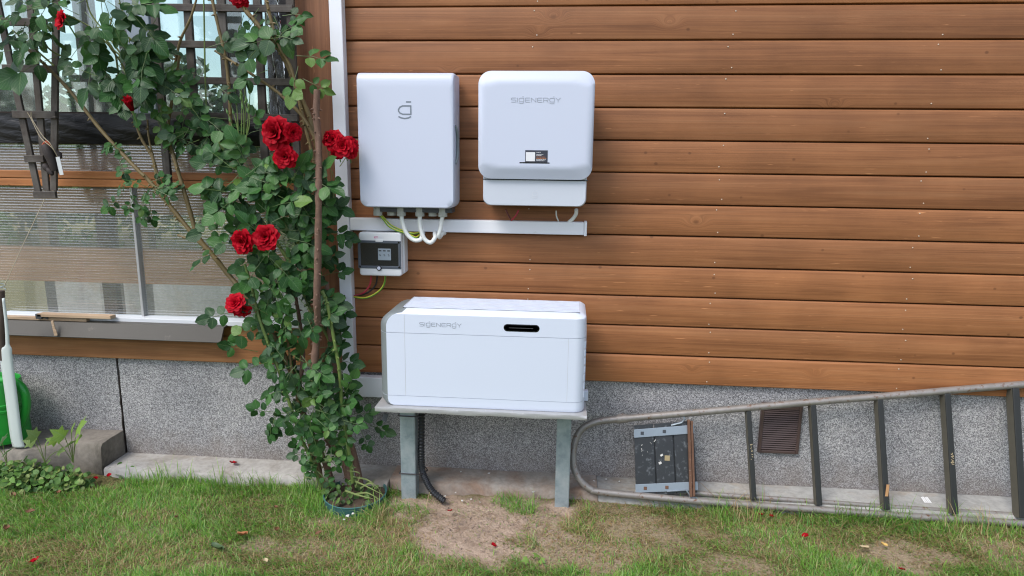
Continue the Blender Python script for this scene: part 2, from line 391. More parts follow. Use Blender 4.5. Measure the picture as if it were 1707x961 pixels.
def granite():
    m, N, L_, B = mat('pebble_render'); v = objvec(N, L_, rnd=False)
    vo = N.new('ShaderNodeTexVoronoi'); vo.inputs['Scale'].default_value = 300; L_.new(v, vo.inputs['Vector'])
    s = N.new('ShaderNodeSeparateColor'); L_.new(vo.outputs['Color'], s.inputs[0])
    r = ramp(N, [(0, (.10,.095,.097)), (.3, (.215,.21,.212)), (.6, (.34,.333,.333)), (.85, (.475,.467,.462)), (1, (.60,.585,.57))]); L_.new(s.outputs[0], r.inputs[0])
    n = noise(N, L_, v, 3.2, 5, .6); rb = ramp(N, [(.3, (.82,.82,.84)), (.62, (1.05,1.04,1.04)), (.78, (1.35,1.33,1.3))]); L_.new(n.outputs[0], rb.inputs[0])
    c = mixc(N, L_, 1.0, r.outputs[0], rb.outputs[0], 'MULTIPLY')
    sp = N.new('ShaderNodeSeparateXYZ'); L_.new(v, sp.inputs[0]); nd = noise(N, L_, v, 11, 5, .65)
    sr = ramp(N, [(.08, (1,1,1)), (.30, (0,0,0))]); L_.new(mathn(N, L_, 'ADD', mathn(N, L_, 'ADD', sp.outputs[2], .23), mathn(N, L_, 'MULTIPLY', nd.outputs[0], .30)), sr.inputs[0])
    c = mixc(N, L_, mathn(N, L_, 'MULTIPLY', sr.outputs[0], .75), c, (.17,.135,.105))     # soil splashed up from the ground
    L_.new(c, B.inputs['Base Color']); B.inputs['Roughness'].default_value = .6
    bump(N, L_, B, vo.outputs['Distance'], .5, .002); return m
M_gran = granite()
def concrete(name, a, b, dirtc, dt=.5):
    m, N, L_, B = mat(name); v = objvec(N, L_, rnd=False)
    n = noise(N, L_, v, 4, 7, .65); n2 = noise(N, L_, v, 45, 5, .6); n3 = noise(N, L_, v, 2.3, 6, .7, .5)
    r = ramp(N, [(.3, a), (.7, b)]); L_.new(n.outputs[0], r.inputs[0])
    r3 = ramp(N, [(dt, (0,0,0)), (dt+.16, (1,1,1))]); L_.new(n3.outputs[0], r3.inputs[0])
    c = mixc(N, L_, r3.outputs[0], r.outputs[0], dirtc)
    f = ramp(N, [(.35, (.8,.8,.8)), (.65, (1.1,1.1,1.1))]); L_.new(n2.outputs[0], f.inputs[0])
    c = mixc(N, L_, .8, c, f.outputs[0], 'MULTIPLY')
    L_.new(c, B.inputs['Base Color']); B.inputs['Roughness'].default_value = .9
    bump(N, L_, B, n2.outputs[0], .5, .004); return m
M_conc = concrete('pale_concrete', (.31,.295,.27), (.42,.40,.37), (.25,.22,.185), .47)
M_concd = concrete('dirty_concrete', (.27,.235,.20), (.38,.35,.31), (.27,.185,.135), .42)
M_concr = concrete('grey_concrete', (.29,.285,.265), (.39,.385,.365), (.31,.26,.205), .50)
M_ledge = concrete('old_concrete', (.17,.15,.125), (.26,.23,.195), (.08,.07,.055), .50)
def attr_mat(name, rough, spec=.4, transl=0.0):
    m, N, L_, B = mat(name); a = N.new('ShaderNodeAttribute'); a.attribute_name = 'col'
    L_.new(a.outputs[0], B.inputs['Base Color']); B.inputs['Roughness'].default_value = rough; B.inputs['Specular IOR Level'].default_value = spec
    if transl:
        t = N.new('ShaderNodeBsdfTranslucent'); L_.new(a.outputs[0], t.inputs[0]); mx = N.new('ShaderNodeMixShader'); mx.inputs[0].default_value = transl
        L_.new(B.outputs[0], mx.inputs[1]); L_.new(t.outputs[0], mx.inputs[2]); L_.new(mx.outputs[0], N['Material Output'].inputs[0])
    return m
M_grass = attr_mat('grass_blades', .55, .2, .45)
M_hedge = attr_mat('hedge_leaves', .5, .3, .25)
def leafmat():
    m, N, L_, B = mat('rose_leaf'); a = N.new('ShaderNodeAttribute'); a.attribute_name = 'col'
    uv = N.new('ShaderNodeUVMap'); s = N.new('ShaderNodeSeparateXYZ'); L_.new(uv.outputs[0], s.inputs[0])
    ax = mathn(N, L_, 'ABSOLUTE', mathn(N, L_, 'SUBTRACT', s.outputs[0], .5))
    mid = mathn(N, L_, 'LESS_THAN', ax, .022)
    ph = mathn(N, L_, 'SINE', mathn(N, L_, 'MULTIPLY', mathn(N, L_, 'SUBTRACT', s.outputs[1], mathn(N, L_, 'MULTIPLY', ax, .9)), 44.0))
    vein = ramp(N, [(.82, (0,0,0)), (1, (1,1,1))]); L_.new(mathn(N, L_, 'ADD', mathn(N, L_, 'MULTIPLY', ph, .5), .5), vein.inputs[0])
    vf = mathn(N, L_, 'MAXIMUM', mathn(N, L_, 'MULTIPLY', vein.outputs[0], .14), mathn(N, L_, 'MULTIPLY', mid, .35))
    c = mixc(N, L_, vf, a.outputs[0], (.20,.30,.13))
    oi = N.new('ShaderNodeObjectInfo'); tc = N.new('ShaderNodeTexCoord')
    n = noise(N, L_, tc.outputs['Object'], 30, 3); rn = ramp(N, [(.3, (.82,.85,.85)), (.7, (1.12,1.1,1.05))]); L_.new(n.outputs[0], rn.inputs[0])
    c = mixc(N, L_, 1.0, c, rn.outputs[0], 'MULTIPLY')
    geo = N.new('ShaderNodeNewGeometry')
    c = mixc(N, L_, mathn(N, L_, 'MULTIPLY', geo.outputs['Backfacing'], .45), c, (.15,.22,.13))
    L_.new(c, B.inputs['Base Color']); B.inputs['Roughness'].default_value = .38; B.inputs['Specular IOR Level'].default_value = .32
    bump(N, L_, B, mathn(N, L_, 'MULTIPLY', ph, -1.0), .25, .001)
    t = N.new('ShaderNodeBsdfTranslucent'); L_.new(c, t.inputs[0]); mx = N.new('ShaderNodeMixShader'); mx.inputs[0].default_value = .28
    L_.new(B.outputs[0], mx.inputs[1]); L_.new(t.outputs[0], mx.inputs[2]); L_.new(mx.outputs[0], N['Material Output'].inputs[0])
    return m
M_leaf = leafmat()
def petalmat():
    m, N, L_, B = mat('red_petal'); uv = N.new('ShaderNodeUVMap'); s = N.new('ShaderNodeSeparateXYZ'); L_.new(uv.outputs[0], s.inputs[0])
    r = ramp(N, [(0, (.12,.001,.006)), (.55, (.34,.002,.009)), (1, (.50,.004,.018))]); L_.new(s.outputs[1], r.inputs[0])
    oi = N.new('ShaderNodeObjectInfo'); rv = ramp(N, [(0, (.70,.7,.75)), (1, (1.12,1.1,1.1))]); L_.new(oi.outputs['Random'], rv.inputs[0]); pc = mixc(N, L_, 1.0, r.outputs[0], rv.outputs[0], 'MULTIPLY')
    L_.new(pc, B.inputs['Base Color']); B.inputs['Roughness'].default_value = .55; B.inputs['Sheen Weight'].default_value = .0
    B.inputs['Specular IOR Level'].default_value = .10
    t = N.new('ShaderNodeBsdfTranslucent'); L_.new(r.outputs[0], t.inputs[0]); mx = N.new('ShaderNodeMixShader'); mx.inputs[0].default_value = .25
    L_.new(B.outputs[0], mx.inputs[1]); L_.new(t.outputs[0], mx.inputs[2]); L_.new(mx.outputs[0], N['Material Output'].inputs[0]); return m
M_petal = petalmat()

# ------------------------------------------------------------------ ground
NB = np.random.default_rng(11)
PATCH = [  # centre, rx, ry, bareness
  ((-0.338,-0.429,0.000), .25, .22, 1.0), ((-0.540,-0.286,0.000), .20, .11, 1.0), ((-0.263,-0.217,0.000), .36, .085, 1.0), ((-0.074,-0.379,0.000), .22, .14, .72), ((0.071,-0.553,0.000), .25, .10, .6),
  ((0.350,-0.380,0.000), .22, .15, .45), ((-1.161,-0.599,0.000), .08, .06, .5), ((-1.264,-0.765,0.000), .10, .04, .35), ((-0.663,-0.506,0.000), .14, .08, .3), ((1.337,-0.424,0.000), .20, .10, .55),
  ((0.835,-0.373,0.000), .2, .1, .3), ((0.670,-0.568,0.000), .14, .08, .5), ((1.757,-0.381,0.000), .13, .10, .5), ((-0.938,-0.617,0.000), .15, .08, .4), ((-1.671,-0.589,0.000), .12, .06, .22), ((0.205,-0.183,0.000), .12, .07, .4), ((-0.916,-0.412,0.000), .1, .05, .4)]
DRY = [((-1.769,-0.741,0.000), .40, .09, .75), ((-1.903,-0.865,0.000), .3, .07, .55), ((-0.909,-0.692,0.000), .35, .09, .7), ((-1.690,-0.464,0.000), .14, .05, .45), ((0.323,-0.292,0.000), .34, .16, 1.0), ((-0.603,-0.456,0.000), .2, .14, .85), ((0.025,-0.477,0.000), .3, .16, .8), ((0.856,-0.213,0.000), .16, .08, .7), ((1.296,-0.368,0.000), .35, .14, .75), ((-0.861,-0.568,0.000), .3, .14, .6),
  ((-1.299,-0.366,0.000), .2, .1, .4), ((-1.415,-0.705,0.000), .28, .1, .6), ((0.616,-0.517,0.000), .3, .12, .6), ((1.826,-0.271,0.000), .2, .14, .6), ((-0.502,-0.687,0.000), .3, .1, .4)]
def field(lst, x, y):
    out = np.zeros_like(x)
    for (c, rx, ry, s) in lst:
        wob = .25*np.sin(x*23+c[0]*9) + .2*np.sin(y*31+x*17+c[1]*5)
        d = np.sqrt(((x-c[0])/rx)**2 + ((y-c[1])/ry)**2) + wob*.5
        out = np.maximum(out, s*np.clip((1.25-d)/.45, 0, 1))
    return out
def gh(x, y):
    b = field(PATCH[:3], x, y)
    return .006*np.sin(x*5.3+1)*np.cos(y*6.1) + .004*np.sin(x*13+y*9) + b*(.006*np.sin(x*41+y*23)*np.cos(y*37-x*11) + .004*np.sin(x*83-y*61)) - .004
def ground():
    xs = np.concatenate([[-60,-30,-14,-7,-4.5], np.arange(-3.4, 3.001, .025), [4,7,14,30,60]])
    ys = np.concatenate([[-60,-30,-14,-7,-4], np.arange(-3.0, .3501, .025), [1,2.5,5,9,15,30,60]])
    X, Y = np.meshgrid(xs, ys); Z = gh(X, Y); far = np.maximum(np.abs(X)-3.2, 0)+np.maximum(-Y-2.8, 0)+np.maximum(Y-.1, 0); Z = np.where(far > 0, -.006, Z)
    V = np.stack([X, Y, Z], -1).reshape(-1, 3); nx, ny = len(xs), len(ys)
    F = [(j*nx+i, j*nx+i+1, (j+1)*nx+i+1, (j+1)*nx+i) for j in range(ny-1) for i in range(nx-1)]
    me = bpy.data.meshes.new('ground'); me.from_pydata(V.tolist(), [], F)
    me.polygons.foreach_set('use_smooth', [True]*len(F))
    a = me.attributes.new('bare', 'FLOAT', 'POINT'); a.data.foreach_set('value', field(PATCH, X, Y).reshape(-1))
    m, N, L_, B = mat('soil'); at = N.new('ShaderNodeAttribute'); at.attribute_name = 'bare'
    tc = N.new('ShaderNodeTexCoord'); v = tc.outputs['Object']
    n = noise(N, L_, v, 9, 8, .7); n2 = noise(N, L_, v, 90, 5, .65); n3 = noise(N, L_, v, 320, 3, .6)
    r = ramp(N, [(.3, (.37,.27,.20)), (.55, (.48,.365,.28)), (.75, (.56,.44,.35))]); L_.new(n.outputs[0], r.inputs[0])
    thatch = ramp(N, [(.35, (.11,.105,.04)), (.6, (.22,.19,.085)), (.8, (.33,.27,.14))]); L_.new(n2.outputs[0], thatch.inputs[0])
    c = mixc(N, L_, at.outputs['Fac'], thatch.outputs[0], r.outputs[0])
    f = ramp(N, [(.3, (.7,.68,.66)), (.6, (1.05,1.05,1.05))]); L_.new(n2.outputs[0], f.inputs[0]); c = mixc(N, L_, .8, c, f.outputs[0], 'MULTIPLY')
    L_.new(c, B.inputs['Base Color']); B.inputs['Roughness'].default_value = .95; B.inputs['Specular IOR Level'].default_value = .15
    h = mathn(N, L_, 'ADD', n2.outputs[0], mathn(N, L_, 'MULTIPLY', n3.outputs[0], .4)); bump(N, L_, B, h, .9, .012)
    me.materials.append(m); o = link_mesh('ground', me); o['kind'] = 'structure'; return o
ground()

def blades(name, n, x0, x1, y0, y1, hmin, hmax, width, keep=None, lush=0.0, lean=.5, parent=None):
    x = NB.uniform(x0, x1, n); y = NB.uniform(y0, y1, n)
    bare = field(PATCH, x, y); dry = field(DRY, x, y)
    clump = .5+.5*np.sin(x*19+3*np.sin(y*13))*np.sin(y*23+2*np.sin(x*11))
    k = NB.uniform(0, 1, n) > bare*(.985-.1*clump)
    k &= ~((x > -1.99) & (y > -.152) & (x < 4)); k &= ~((x <= -1.99) & (y > -.27))
    k &= ((x+.89)/.138)**2 + ((y+.235)/.142)**2 > 1
    if keep is not None: k &= keep(x, y)
    x, y, dry, clump, bare = x[k], y[k], dry[k], clump[k], bare[k]; n = len(x)
    h = NB.uniform(hmin, hmax, n)*(.55+.75*clump)*(1-.5*np.clip(bare+dry*.4, 0, 1)); h *= NB.choice([1, 1, 1, 1.35], n)
    az = NB.uniform(0, 2*PI, n)*.5 + np.sin(x*7+y*5)*1.2 + NB.uniform(0, 2*PI, n)*.5
    ln = np.abs(NB.normal(lean, .35, n)) + .35*np.clip(dry, 0, 1)
    wd = width*NB.uniform(.6, 1.25, n)
    dx, dy = np.cos(az), np.sin(az); px, py = -dy, dx
    z0 = gh(x, y)-.004
    V = np.zeros((n, 7, 3)); seg = [(0, 1.0), (.4, .85), (.75, .55), (1.0, 0)]
    q = 0
    for i, (t, wf) in enumerate(seg):
        bend = ln*t*t; ang = ln*t
        cx = x + dx*h*np.sin(ang)*t; cy = y + dy*h*np.sin(ang)*t; cz = z0 + h*t*np.cos(ang*.8)
        cz = np.maximum(cz, z0+.002*t)
        if i < 3:
            V[:, q] = np.stack([cx-px*wd*wf/2, cy-py*wd*wf/2, cz], -1); V[:, q+1] = np.stack([cx+px*wd*wf/2, cy+py*wd*wf/2, cz], -1); q += 2
        else: V[:, 6] = np.stack([cx, cy, cz], -1)
    base = np.array([[.15,.33,.035],[.21,.40,.06],[.28,.46,.10],[.12,.32,.07],[.35,.48,.18]])
    dryc = np.array([[.42,.32,.16],[.50,.40,.23],[.36,.24,.12],[.29,.28,.11]])
    C = base[NB.integers(0, 5, n)]; D = dryc[NB.integers(0, 4, n)]
    isdry = (NB.uniform(0, 1, n) < np.clip(.10 - lush + .62*dry + .25*bare, 0, .93))[:, None]
    C = np.where(isdry, D, C)*NB.uniform(.8, 1.2, n)[:, None]
    tris = np.array([[0,1,3],[0,3,2],[2,3,5],[2,5,4],[4,5,6]])
    F = (np.arange(n)[:, None, None]*7 + tris[None]).reshape(-1, 3)
    me = bpy.data.meshes.new(name); nv = n*7; nf = len(F)
    me.vertices.add(nv); me.vertices.foreach_set('co', V.reshape(-1)); me.loops.add(nf*3); me.loops.foreach_set('vertex_index', F.reshape(-1).astype(np.int32))
    me.polygons.add(nf); me.polygons.foreach_set('loop_start', np.arange(nf, dtype=np.int32)*3); me.update(calc_edges=True)
    a = me.color_attributes.new('col', 'FLOAT_COLOR', 'POINT'); CC = np.ones((n, 7, 4)); shade = np.array([.75,.75,.92,.92,1.05,1.05,1.1])
    CC[:, :, :3] = C[:, None, :]; a.data.foreach_set('color', CC.reshape(-1))
    me.materials.append(M_grass); o = link_mesh(name, me, parent); o['kind'] = 'stuff'
    return o
tag(blades('lawn_grass', 250000, -3.3, 2.9, -1.3, -.145, .016, .043, .0029, lean=.95), 'short patchy lawn of green and straw coloured grass', 'grass')
tag(blades('lawn_grass', 45000, -4.5, 4.2, -3.0, -1.35, .022, .05, .004), 'lawn continuing towards the viewer', 'grass')
_k = blades('lawn_grass', 14000, -9, 0, 2.7, 6.4, .05, .10, .02, keep=lambda x, y: x > -1e9) if False else None
def edge_keep(x, y):
    e1 = (y > -.24) & (x < -.95); e2 = (y > -.26) & (x > .35); e3 = (((x+.62)/.2)**2 + ((y+.32)/.09)**2 < 1)
    e4 = (((x+.89)/.21)**2 + ((y+.25)/.235)**2 < 1) & (y < -.27)
    return e4 | (e1 | e2 | e3) & (np.sin(x*9)*np.sin(x*23+1) > -.35)
tag(blades('tall_grass', 9000, -3.2, 2.8, -.40, -.15, .06, .11, .0032, keep=edge_keep, lush=.12, lean=.55), 'longer green grass tufts along the foot of the house', 'grass')
tufts = [(-0.226,-0.192,0.000), (-0.162,-0.247,0.000), (0.137,-0.264,0.000), (0.073,-0.364,0.000), (-0.139,-0.494,0.000), (0.856,-0.213,0.000), (1.159,-0.252,0.000), (0.977,-0.293,0.000), (-0.690,-0.312,0.000), (-0.769,-0.397,0.000), (-0.609,-0.323,0.000), (0.686,-0.197,0.000), (1.358,-0.231,0.000), (-2.296,-0.203,0.000), (-1.643,-0.133,0.000)]
def tuft_keep(x, y):
    k = np.zeros_like(x, bool)
    for t in tufts: k |= ((x-t[0])/.07)**2 + ((y-t[1])/.045)**2 < 1
    return k
_p = PATCH; PATCH = [(c_, rx_, ry_, s_*.86) for (c_, rx_, ry_, s_) in PATCH]
_d = DRY; DRY = [((-1.769,-0.741,0.000), .40, .09, .75), ((-1.903,-0.865,0.000), .3, .07, .55), ((-0.909,-0.692,0.000), .35, .09, .7), ((-1.690,-0.464,0.000), .14, .05, .45), ((-.2,-.7,0), 9, 9, 1.3)]
tag(blades('dead_thatch', 48000, -3.3, 2.9, -1.3, -.15, .018, .045, .0024, lean=1.5), 'dead straw coloured thatch lying between the green blades', 'thatch')
DRY = _d; PATCH = []
tag(blades('grass_tuft', 30000, -3.2, 2.8, -.55, -.15, .03, .07, .0028, keep=tuft_keep, lush=.05, lean=1.05), 'scattered tufts of grass growing out of the bare soil and lawn', 'grass')
PATCH = _p

# ------------------------------------------------------------------ house wall
house = thing('house', 'brown timber clad house wall above a grey pebble dash plinth', 'house', (.8, .05, 0))
def plank_mesh(x0, x1):
    prof = [(.024,.0),(.0050,.0022),(.0012,.0046),(0,.009),(0,.1205),(.0014,.1245),(.0055,.1290),(.024,.1296)]
    xs = list(np.linspace(x0, x1, 24)); mb = MB()
    mb.loft([[(x, y, z) for (y, z) in prof] for x in xs]); return mb
PX0, PX1 = -1.0, 3.6
mb0 = plank_mesh(PX0, PX1)
first = None
for k in range(-9, 12):
    z = 2.0876 - .132*(k+1)
    if first is None:
        mb = MB(); mb.v = [(a, b, c_+z) for a, b, c_ in mb0.v]; mb.f = mb0.f; mb.mi = mb0.mi
        first = obj('plank', mb, M_plank, house, smooth=35); z_first = z; l0 = first.location.copy()
    else:
        o = first.copy(); COL.objects.link(o); o.location = l0 + Vector((0, random.uniform(-.0012, .0012), z-z_first)); o.rotation_euler = (0, random.uniform(-.0005,.0005), 0)
# nail heads, two per plank at each batten
mb = MB()
for bx in (-.15, .635, 1.44, 2.25, 3.05):
    for k in range(-9, 12):
        z = 2.0876 - .132*(k+1)
        for dz in (.022, .109):
            if random.random() < .85: mb.lathe([(.0027, -.001), (.0027, .0012), (.0018, .0018)], (bx+random.uniform(-.012,.012), 0, z+dz+random.uniform(-.006,.006)), 8, axis='y')
obj('nail', mb, M_nail, house, kind='stuff')
obj('wall_backing', MB().box((-1.0,.026,.5), (3.6,.2,3.3)), M_gap, house)
# plinth panels: right run, left panel with a broken joint
mb = MB(); mb.box((-2.118,.022,.038), (3.6,.2,.4995)); obj('plinth_panel', mb, M_gran, house)
mb = MB(); mb.box((-3.9,.024,.038), (-2.13,.2,.527)); obj('plinth_panel', mb, M_gran, house)
mb = MB(); mb.box((-2.118,.0225,.4995), (-1.0,.19,.5275)); obj('plinth_panel', mb, M_gran, house)
# dark crack filling in the joint
mb = MB(); zz = np.linspace(.04, .526, 16); lp = []
for z in zz:
    xx = -2.124 + random.uniform(-.003, .003) - .004*math.sin(z*9); wd = random.uniform(.0008, .0034)
    lp.append([(xx-wd,.0205,z),(xx+wd,.0205,z),(xx+wd,.06,z),(xx-wd,.06,z)])
mb.loft(lp); obj('joint_crack', mb, M_gap, house)
# footing strip in three weathered lengths
def footing(x0, x1, y0, top, material, rough=.004, n=40, edge=.006):
    xs = np.linspace(x0, x1, n); lp = []
    for x in xs:
        j = lambda s: s*(math.sin(x*17+s*900)+random.uniform(-1, 1))*.5
        yf = y0 + j(edge*2); t = top + j(rough)
        lp.append([(x, .15, -.08), (x, .15, top), (x, .02, top+j(rough*.4)), (x, yf*.55, t), (x, yf+.008, t-.001), (x, yf, t-.008), (x, yf-.006, -.08)])
    mb = MB(); mb.loft(lp); return obj('footing', mb, material, house, smooth=50)
footing(-2.12, -.77, -.152, .039, M_conc, .002, 40, .003)
footing(-.768, .17, -.135, .043, M_concd, .007, 26, .008)
footing(.172, 3.6, -.150, .037, M_concr, .002, 50, .003)
# side return, roof eave of the house (above the frame)
obj('corner_post', MB().box((-1.152,-.022,.55), (-1.001,.19,3.3)), M_post, house, bevel=.004)
obj('corner_post', MB().box((-1.001,.027,.5), (-.9995,.19,3.3)), M_gap, house)
mb = MB(); mb.box((-1.0,-.42,3.32), (3.9,2.6,3.38)); obj('eave', mb, M_rail, house)
obj('fascia', MB().box((-1.0,-.445,3.28), (3.9,-.422,3.45)), M_rail, house)

# vent grille on the plinth
vent = thing('vent_grille', 'brown plastic louvred vent set in the plinth behind the ladder', 'vent', (.97,.02,.2))
vx0, vx1, vz0, vz1 = .884, 1.061, .197, .434
mb = MB(); fr = .014
mb.box((vx0,.006,vz0),(vx0+fr,.024,vz1)); mb.box((vx1-fr,.006,vz0),(vx1,.024,vz1)); mb.box((vx0+fr,.0062,vz0),(vx1-fr,.024,vz0+fr)); mb.box((vx0+fr,.0062,vz1-.03),(vx1-fr,.024,vz1))
obj('vent_frame', mb, M_vent, vent, bevel=.003)
obj('vent_back', MB().box((vx0+fr,.02,vz0+fr),(vx1-fr,.0235,vz1-.03)), M_gap, vent)
ns = 19; z_a, z_b = vz0+fr, vz1-.03
for i in range(ns):
    z = z_a + (i+.5)*(z_b-z_a)/ns
    if i == 0:
        s0 = obj('slat', MB().bar((vx0+fr, .013, z), (vx1-fr, .013, z), .0065, .009, (0,-.8,.6)), M_vent, vent); s0z = z; s0l = s0.location.copy()
    else:
        o = s0.copy(); COL.objects.link(o); o.location = s0l + Vector((0,0,z-s0z))

# ------------------------------------------------------------------ glazed porch at the left
porch = thing('glazed_porch', 'glazed porch with ribbed polycarbonate panels beside the timber wall', 'porch', (-2.4, .05, .5))
XL, XR = -4.3, -1.154
obj('bottom_beam', MB().box((XL,-.006,.5285),(XR+.002,.12,.655)), M_beam, porch, bevel=.004)
obj('bottom_beam', MB().box((XL,.004,.656),(XR,.12,.708)), M_beam, porch)
obj('sill', MB().box((-2.66,-.022,.709),(XR,.05,.733)), M_sillw, porch, bevel=.003)
# folded brown flashing, slightly bowed
xs = np.linspace(-3.2, -1.536, 20); lp = []
for x in xs:
    b = .006*math.sin((x+3.2)*2.0); cut = .022*max(0, (x+1.6)/.064) if x > -1.6 else 0
    lp.append([(x,-.012,.716),(x,-.055,.712),(x-cut*.3,-.082-b,.648+b*.4),(x-cut*.3,-.078-b,.644+b*.4),(x-cut*.3,-.06-b,.642+b*.4),(x-cut*.3,-.062-b,.650+b*.4),(x,-.050,.704),(x,-.012,.708)])
mb = MB(); mb.loft(lp); obj('flashing', mb, M_flash, porch, smooth=30)
def ribbed(x0, x1, z0, z1, y, name, pitch=.0125):
    n = int((z1-z0)/pitch)*4; xs = np.linspace(x0, x1, 9); V = []; F = []
    for i in range(n+1):
        z = z0+(z1-z0)*i/n; dy = .0006*math.sin(2*PI*i/4+.4)
        for x in xs: V.append((x, y+dy+.0015*math.sin(x*5+z*4), z))
    m_ = len(xs)
    for i in range(n):
        for j in range(m_-1): F.append((i*m_+j, i*m_+j+1, (i+1)*m_+j+1, (i+1)*m_+j))
    mb = MB(); mb.add(V, F); return obj(name, mb, M_poly, porch, smooth=180)
ribbed(XL, -1.972, .728, 1.332, .03, 'polycarbonate_panel'); ribbed(-1.958, XR, .728, 1.332, .032, 'polycarbonate_panel')
ribbed(XL, XR, 1.40, 1.525, .031, 'polycarbonate_panel')
mb = MB(); mb.box((-1.971,.014,.732),(-1.959,.05,1.33)); obj('joining_strip', mb, M_plate, porch, bevel=.002)
obj('rail', MB().box((XL,-.004,1.367),(XR,.05,1.401)), M_rail, porch, bevel=.003)
obj('rail', MB().box((XL,-.002,1.331),(XR,.05,1.3655)), M_rail, porch, bevel=.003)
# black film band under the glass
V = []; F = []; nx, nz = 90, 12
for j in range(nz+1):
    for i in range(nx+1):
        x = XL+(XR-XL)*i/nx; t = j/nz
        V.append((x, .002-.018*math.sin(t*PI)*(.6+.4*math.sin(x*3))-.004*math.sin(x*23+t*9)*math.sin(t*7+x*5), 1.522+.13*t))
for j in range(nz):
    for i in range(nx): F.append((j*(nx+1)+i, j*(nx+1)+i+1, (j+1)*(nx+1)+i+1, (j+1)*(nx+1)+i))
mb = MB(); mb.add(V, F); obj('black_film', mb, M_film, porch, smooth=180)
obj('sill_board', MB().box((XL,.02,1.52),(XR,.06,1.66)), M_gap, porch)
# windows: panes and mullions
for (a, b) in ((XL, -1.905), (-1.80, -1.295)):
    obj('window_pane', MB().box((a,.035,1.655),(b,.041,3.3)), M_glass, porch)
obj('mullion', MB().box((-1.905,.0,1.652),(-1.80,.07,3.3)), M_mullion, porch, bevel=.004)
obj('mullion', MB().box((-1.295,.015,1.652),(XR,.07,3.3)), plain('dark_mullion', (.035,.03,.028), .6), porch, bevel=.004)
# loose clear film hanging by the corner
V = []; F = []
for j in range(13):
    for i in range(9):
        x = -1.285+.075*i/8; z = 1.64+.5*j/12
        V.append((x, -.012-.012*math.sin(i*1.3+j*.4)-.006*math.sin(j*1.7+i), z))
for j in range(12):
    for i in range(8): F.append((j*9+i, j*9+i+1, (j+1)*9+i+1, (j+1)*9+i))
mb = MB(); mb.add(V, F); obj('clear_film', mb, M_clear, porch, smooth=180)
# inside: boards close behind the ribbed sheet, far wall with posts
for (z0, z1, yy) in ((1.405,1.50,.14), (1.20,1.312,.14), (.86,1.03,.16)):
    obj('inner_board', MB().box((XL,yy,z0),(XR,yy+.02,z1)), M_inner, porch)
for x in (-3.2, -2.32, -1.62):
    obj('inner_post', MB().box((x,.24,.5),(x+.07,.30,3.3)), M_innerd, porch)
for x in (-4.3, -3.45, -2.6, -1.75, -.9):
    obj('inner_post', MB().box((x,2.2,0),(x+.09,2.3,3.3)), M_innerd, porch)
obj('inner_board', MB().box((XL,2.2,0),(-1.0,2.26,.50)), M_concr, porch)
obj('inner_board', MB().box((XL,2.2,1.25),(-1.0,2.26,1.36)), M_innerd, porch)
obj('inner_wall', MB().box((-1.0,.2,0),(-.96,2.3,3.3)), M_whiteg, porch)
obj('roof_panel', MB().box((XL,-.3,3.31),(-1.005,2.4,3.32)), M_glass, porch)  # unseen porch roof, made clear so skylight brightens the inside
obj('inner_floor', MB().box((XL,.2,-.05),(-1.0,2.3,.02)), M_concr, porch)

# small bits on the porch sill
tag(obj('timber_lath', MB().box((-2.62,-.048,.7145),(-2.20,-.024,.729)), M_lath, smooth=None, bevel=.002), 'thin pale timber lath lying on the porch ledge', 'lath')
lb = obj('timber_offcut', MB().box((-2.43,-.062,.7345),(-2.07,-.024,.7495)), M_lath, bevel=.002); lb.location.z -= .0005
tag(lb, 'pale timber offcut with a brown knot on the porch ledge', 'timber')
cl_ = thing('black_clip', 'small black plastic clip standing on the left of the porch ledge', 'clip', (-2.421,-0.050,0.728))
c0 = Vector((-2.420,-0.050,0.736)); obj('clip_body', MB().box(c0+Vector((-.018,-.012,-.012)), c0+Vector((.012,.012,.012))), M_dark, cl_, bevel=.002)
obj('clip_arm', MB().bar(c0+Vector((.008,0,.004)), c0+Vector((.034,.004,-.012)), .008, .014), M_dark, cl_)
mb = MB(); mb.bar((-2.333,-0.090,0.726), (-2.321,-0.094,0.656), .012, .004, m=0); mb.bar((-2.323,-0.094,0.685), (-2.316,-0.096,0.657), .014, .0035)
tag(obj('wooden_wedge', mb, M_lath, bevel=.001), 'small pale wooden sliver leaning on the brown flashing', 'wood sliver')

# ------------------------------------------------------------------ trellises
fan = thing('fan_trellis', 'old wooden fan trellis of three tapering slats beside the window', 'trellis', (-2.261,-0.120,1.287))
def slat(a, b, wd, parent, m, dp=.012, nrm=(0,-1,0)):
    return obj('slat', MB().bar(a, b, wd, dp, nrm), m, parent, bevel=.0015)
def ext(a, b, t):
    a = Vector(a); b = Vector(b); return a + (b-a)*t
a, b = (-2.364,-0.120,1.993), (-2.297,-0.120,1.313); slat(ext(b, a, 1.25), b, .028, fan, M_slat)
a, b = (-2.231,-0.118,2.098), (-2.256,-0.121,1.318); slat(ext(b, a, 1.15), b, .028, fan, M_slat)
a, b = (-2.114,-0.120,2.097), (-2.224,-0.120,1.319); slat(ext(b, a, 1.15), b, .028, fan, M_slat)
for (a, b) in (((-2.441,-0.134,2.012), (-2.156,-0.134,2.006)), ((-2.375,-0.134,1.826), (-2.130,-0.134,1.821)), ((-2.356,-0.134,1.638), (-2.161,-0.134,1.637)), ((-2.327,-0.134,1.453), (-2.239,-0.134,1.454)), ((-2.306,-0.134,1.300), (-2.204,-0.134,1.302))):
    slat(a, b, .030, fan, M_slath, .014)
tr = thing('lattice_trellis', 'dark wooden lattice trellis fixed in front of the porch window', 'trellis', (-1.45,-.06,1.35))
for (x, zb) in ((-1.73, 1.325), (-1.585, 1.56), (-1.438, 1.56), (-1.287, 1.385), (-1.148, 1.33)):
    slat((x+.006,-.066,2.5), (x-.004,-.066,zb), .033, tr, M_slat, .016)
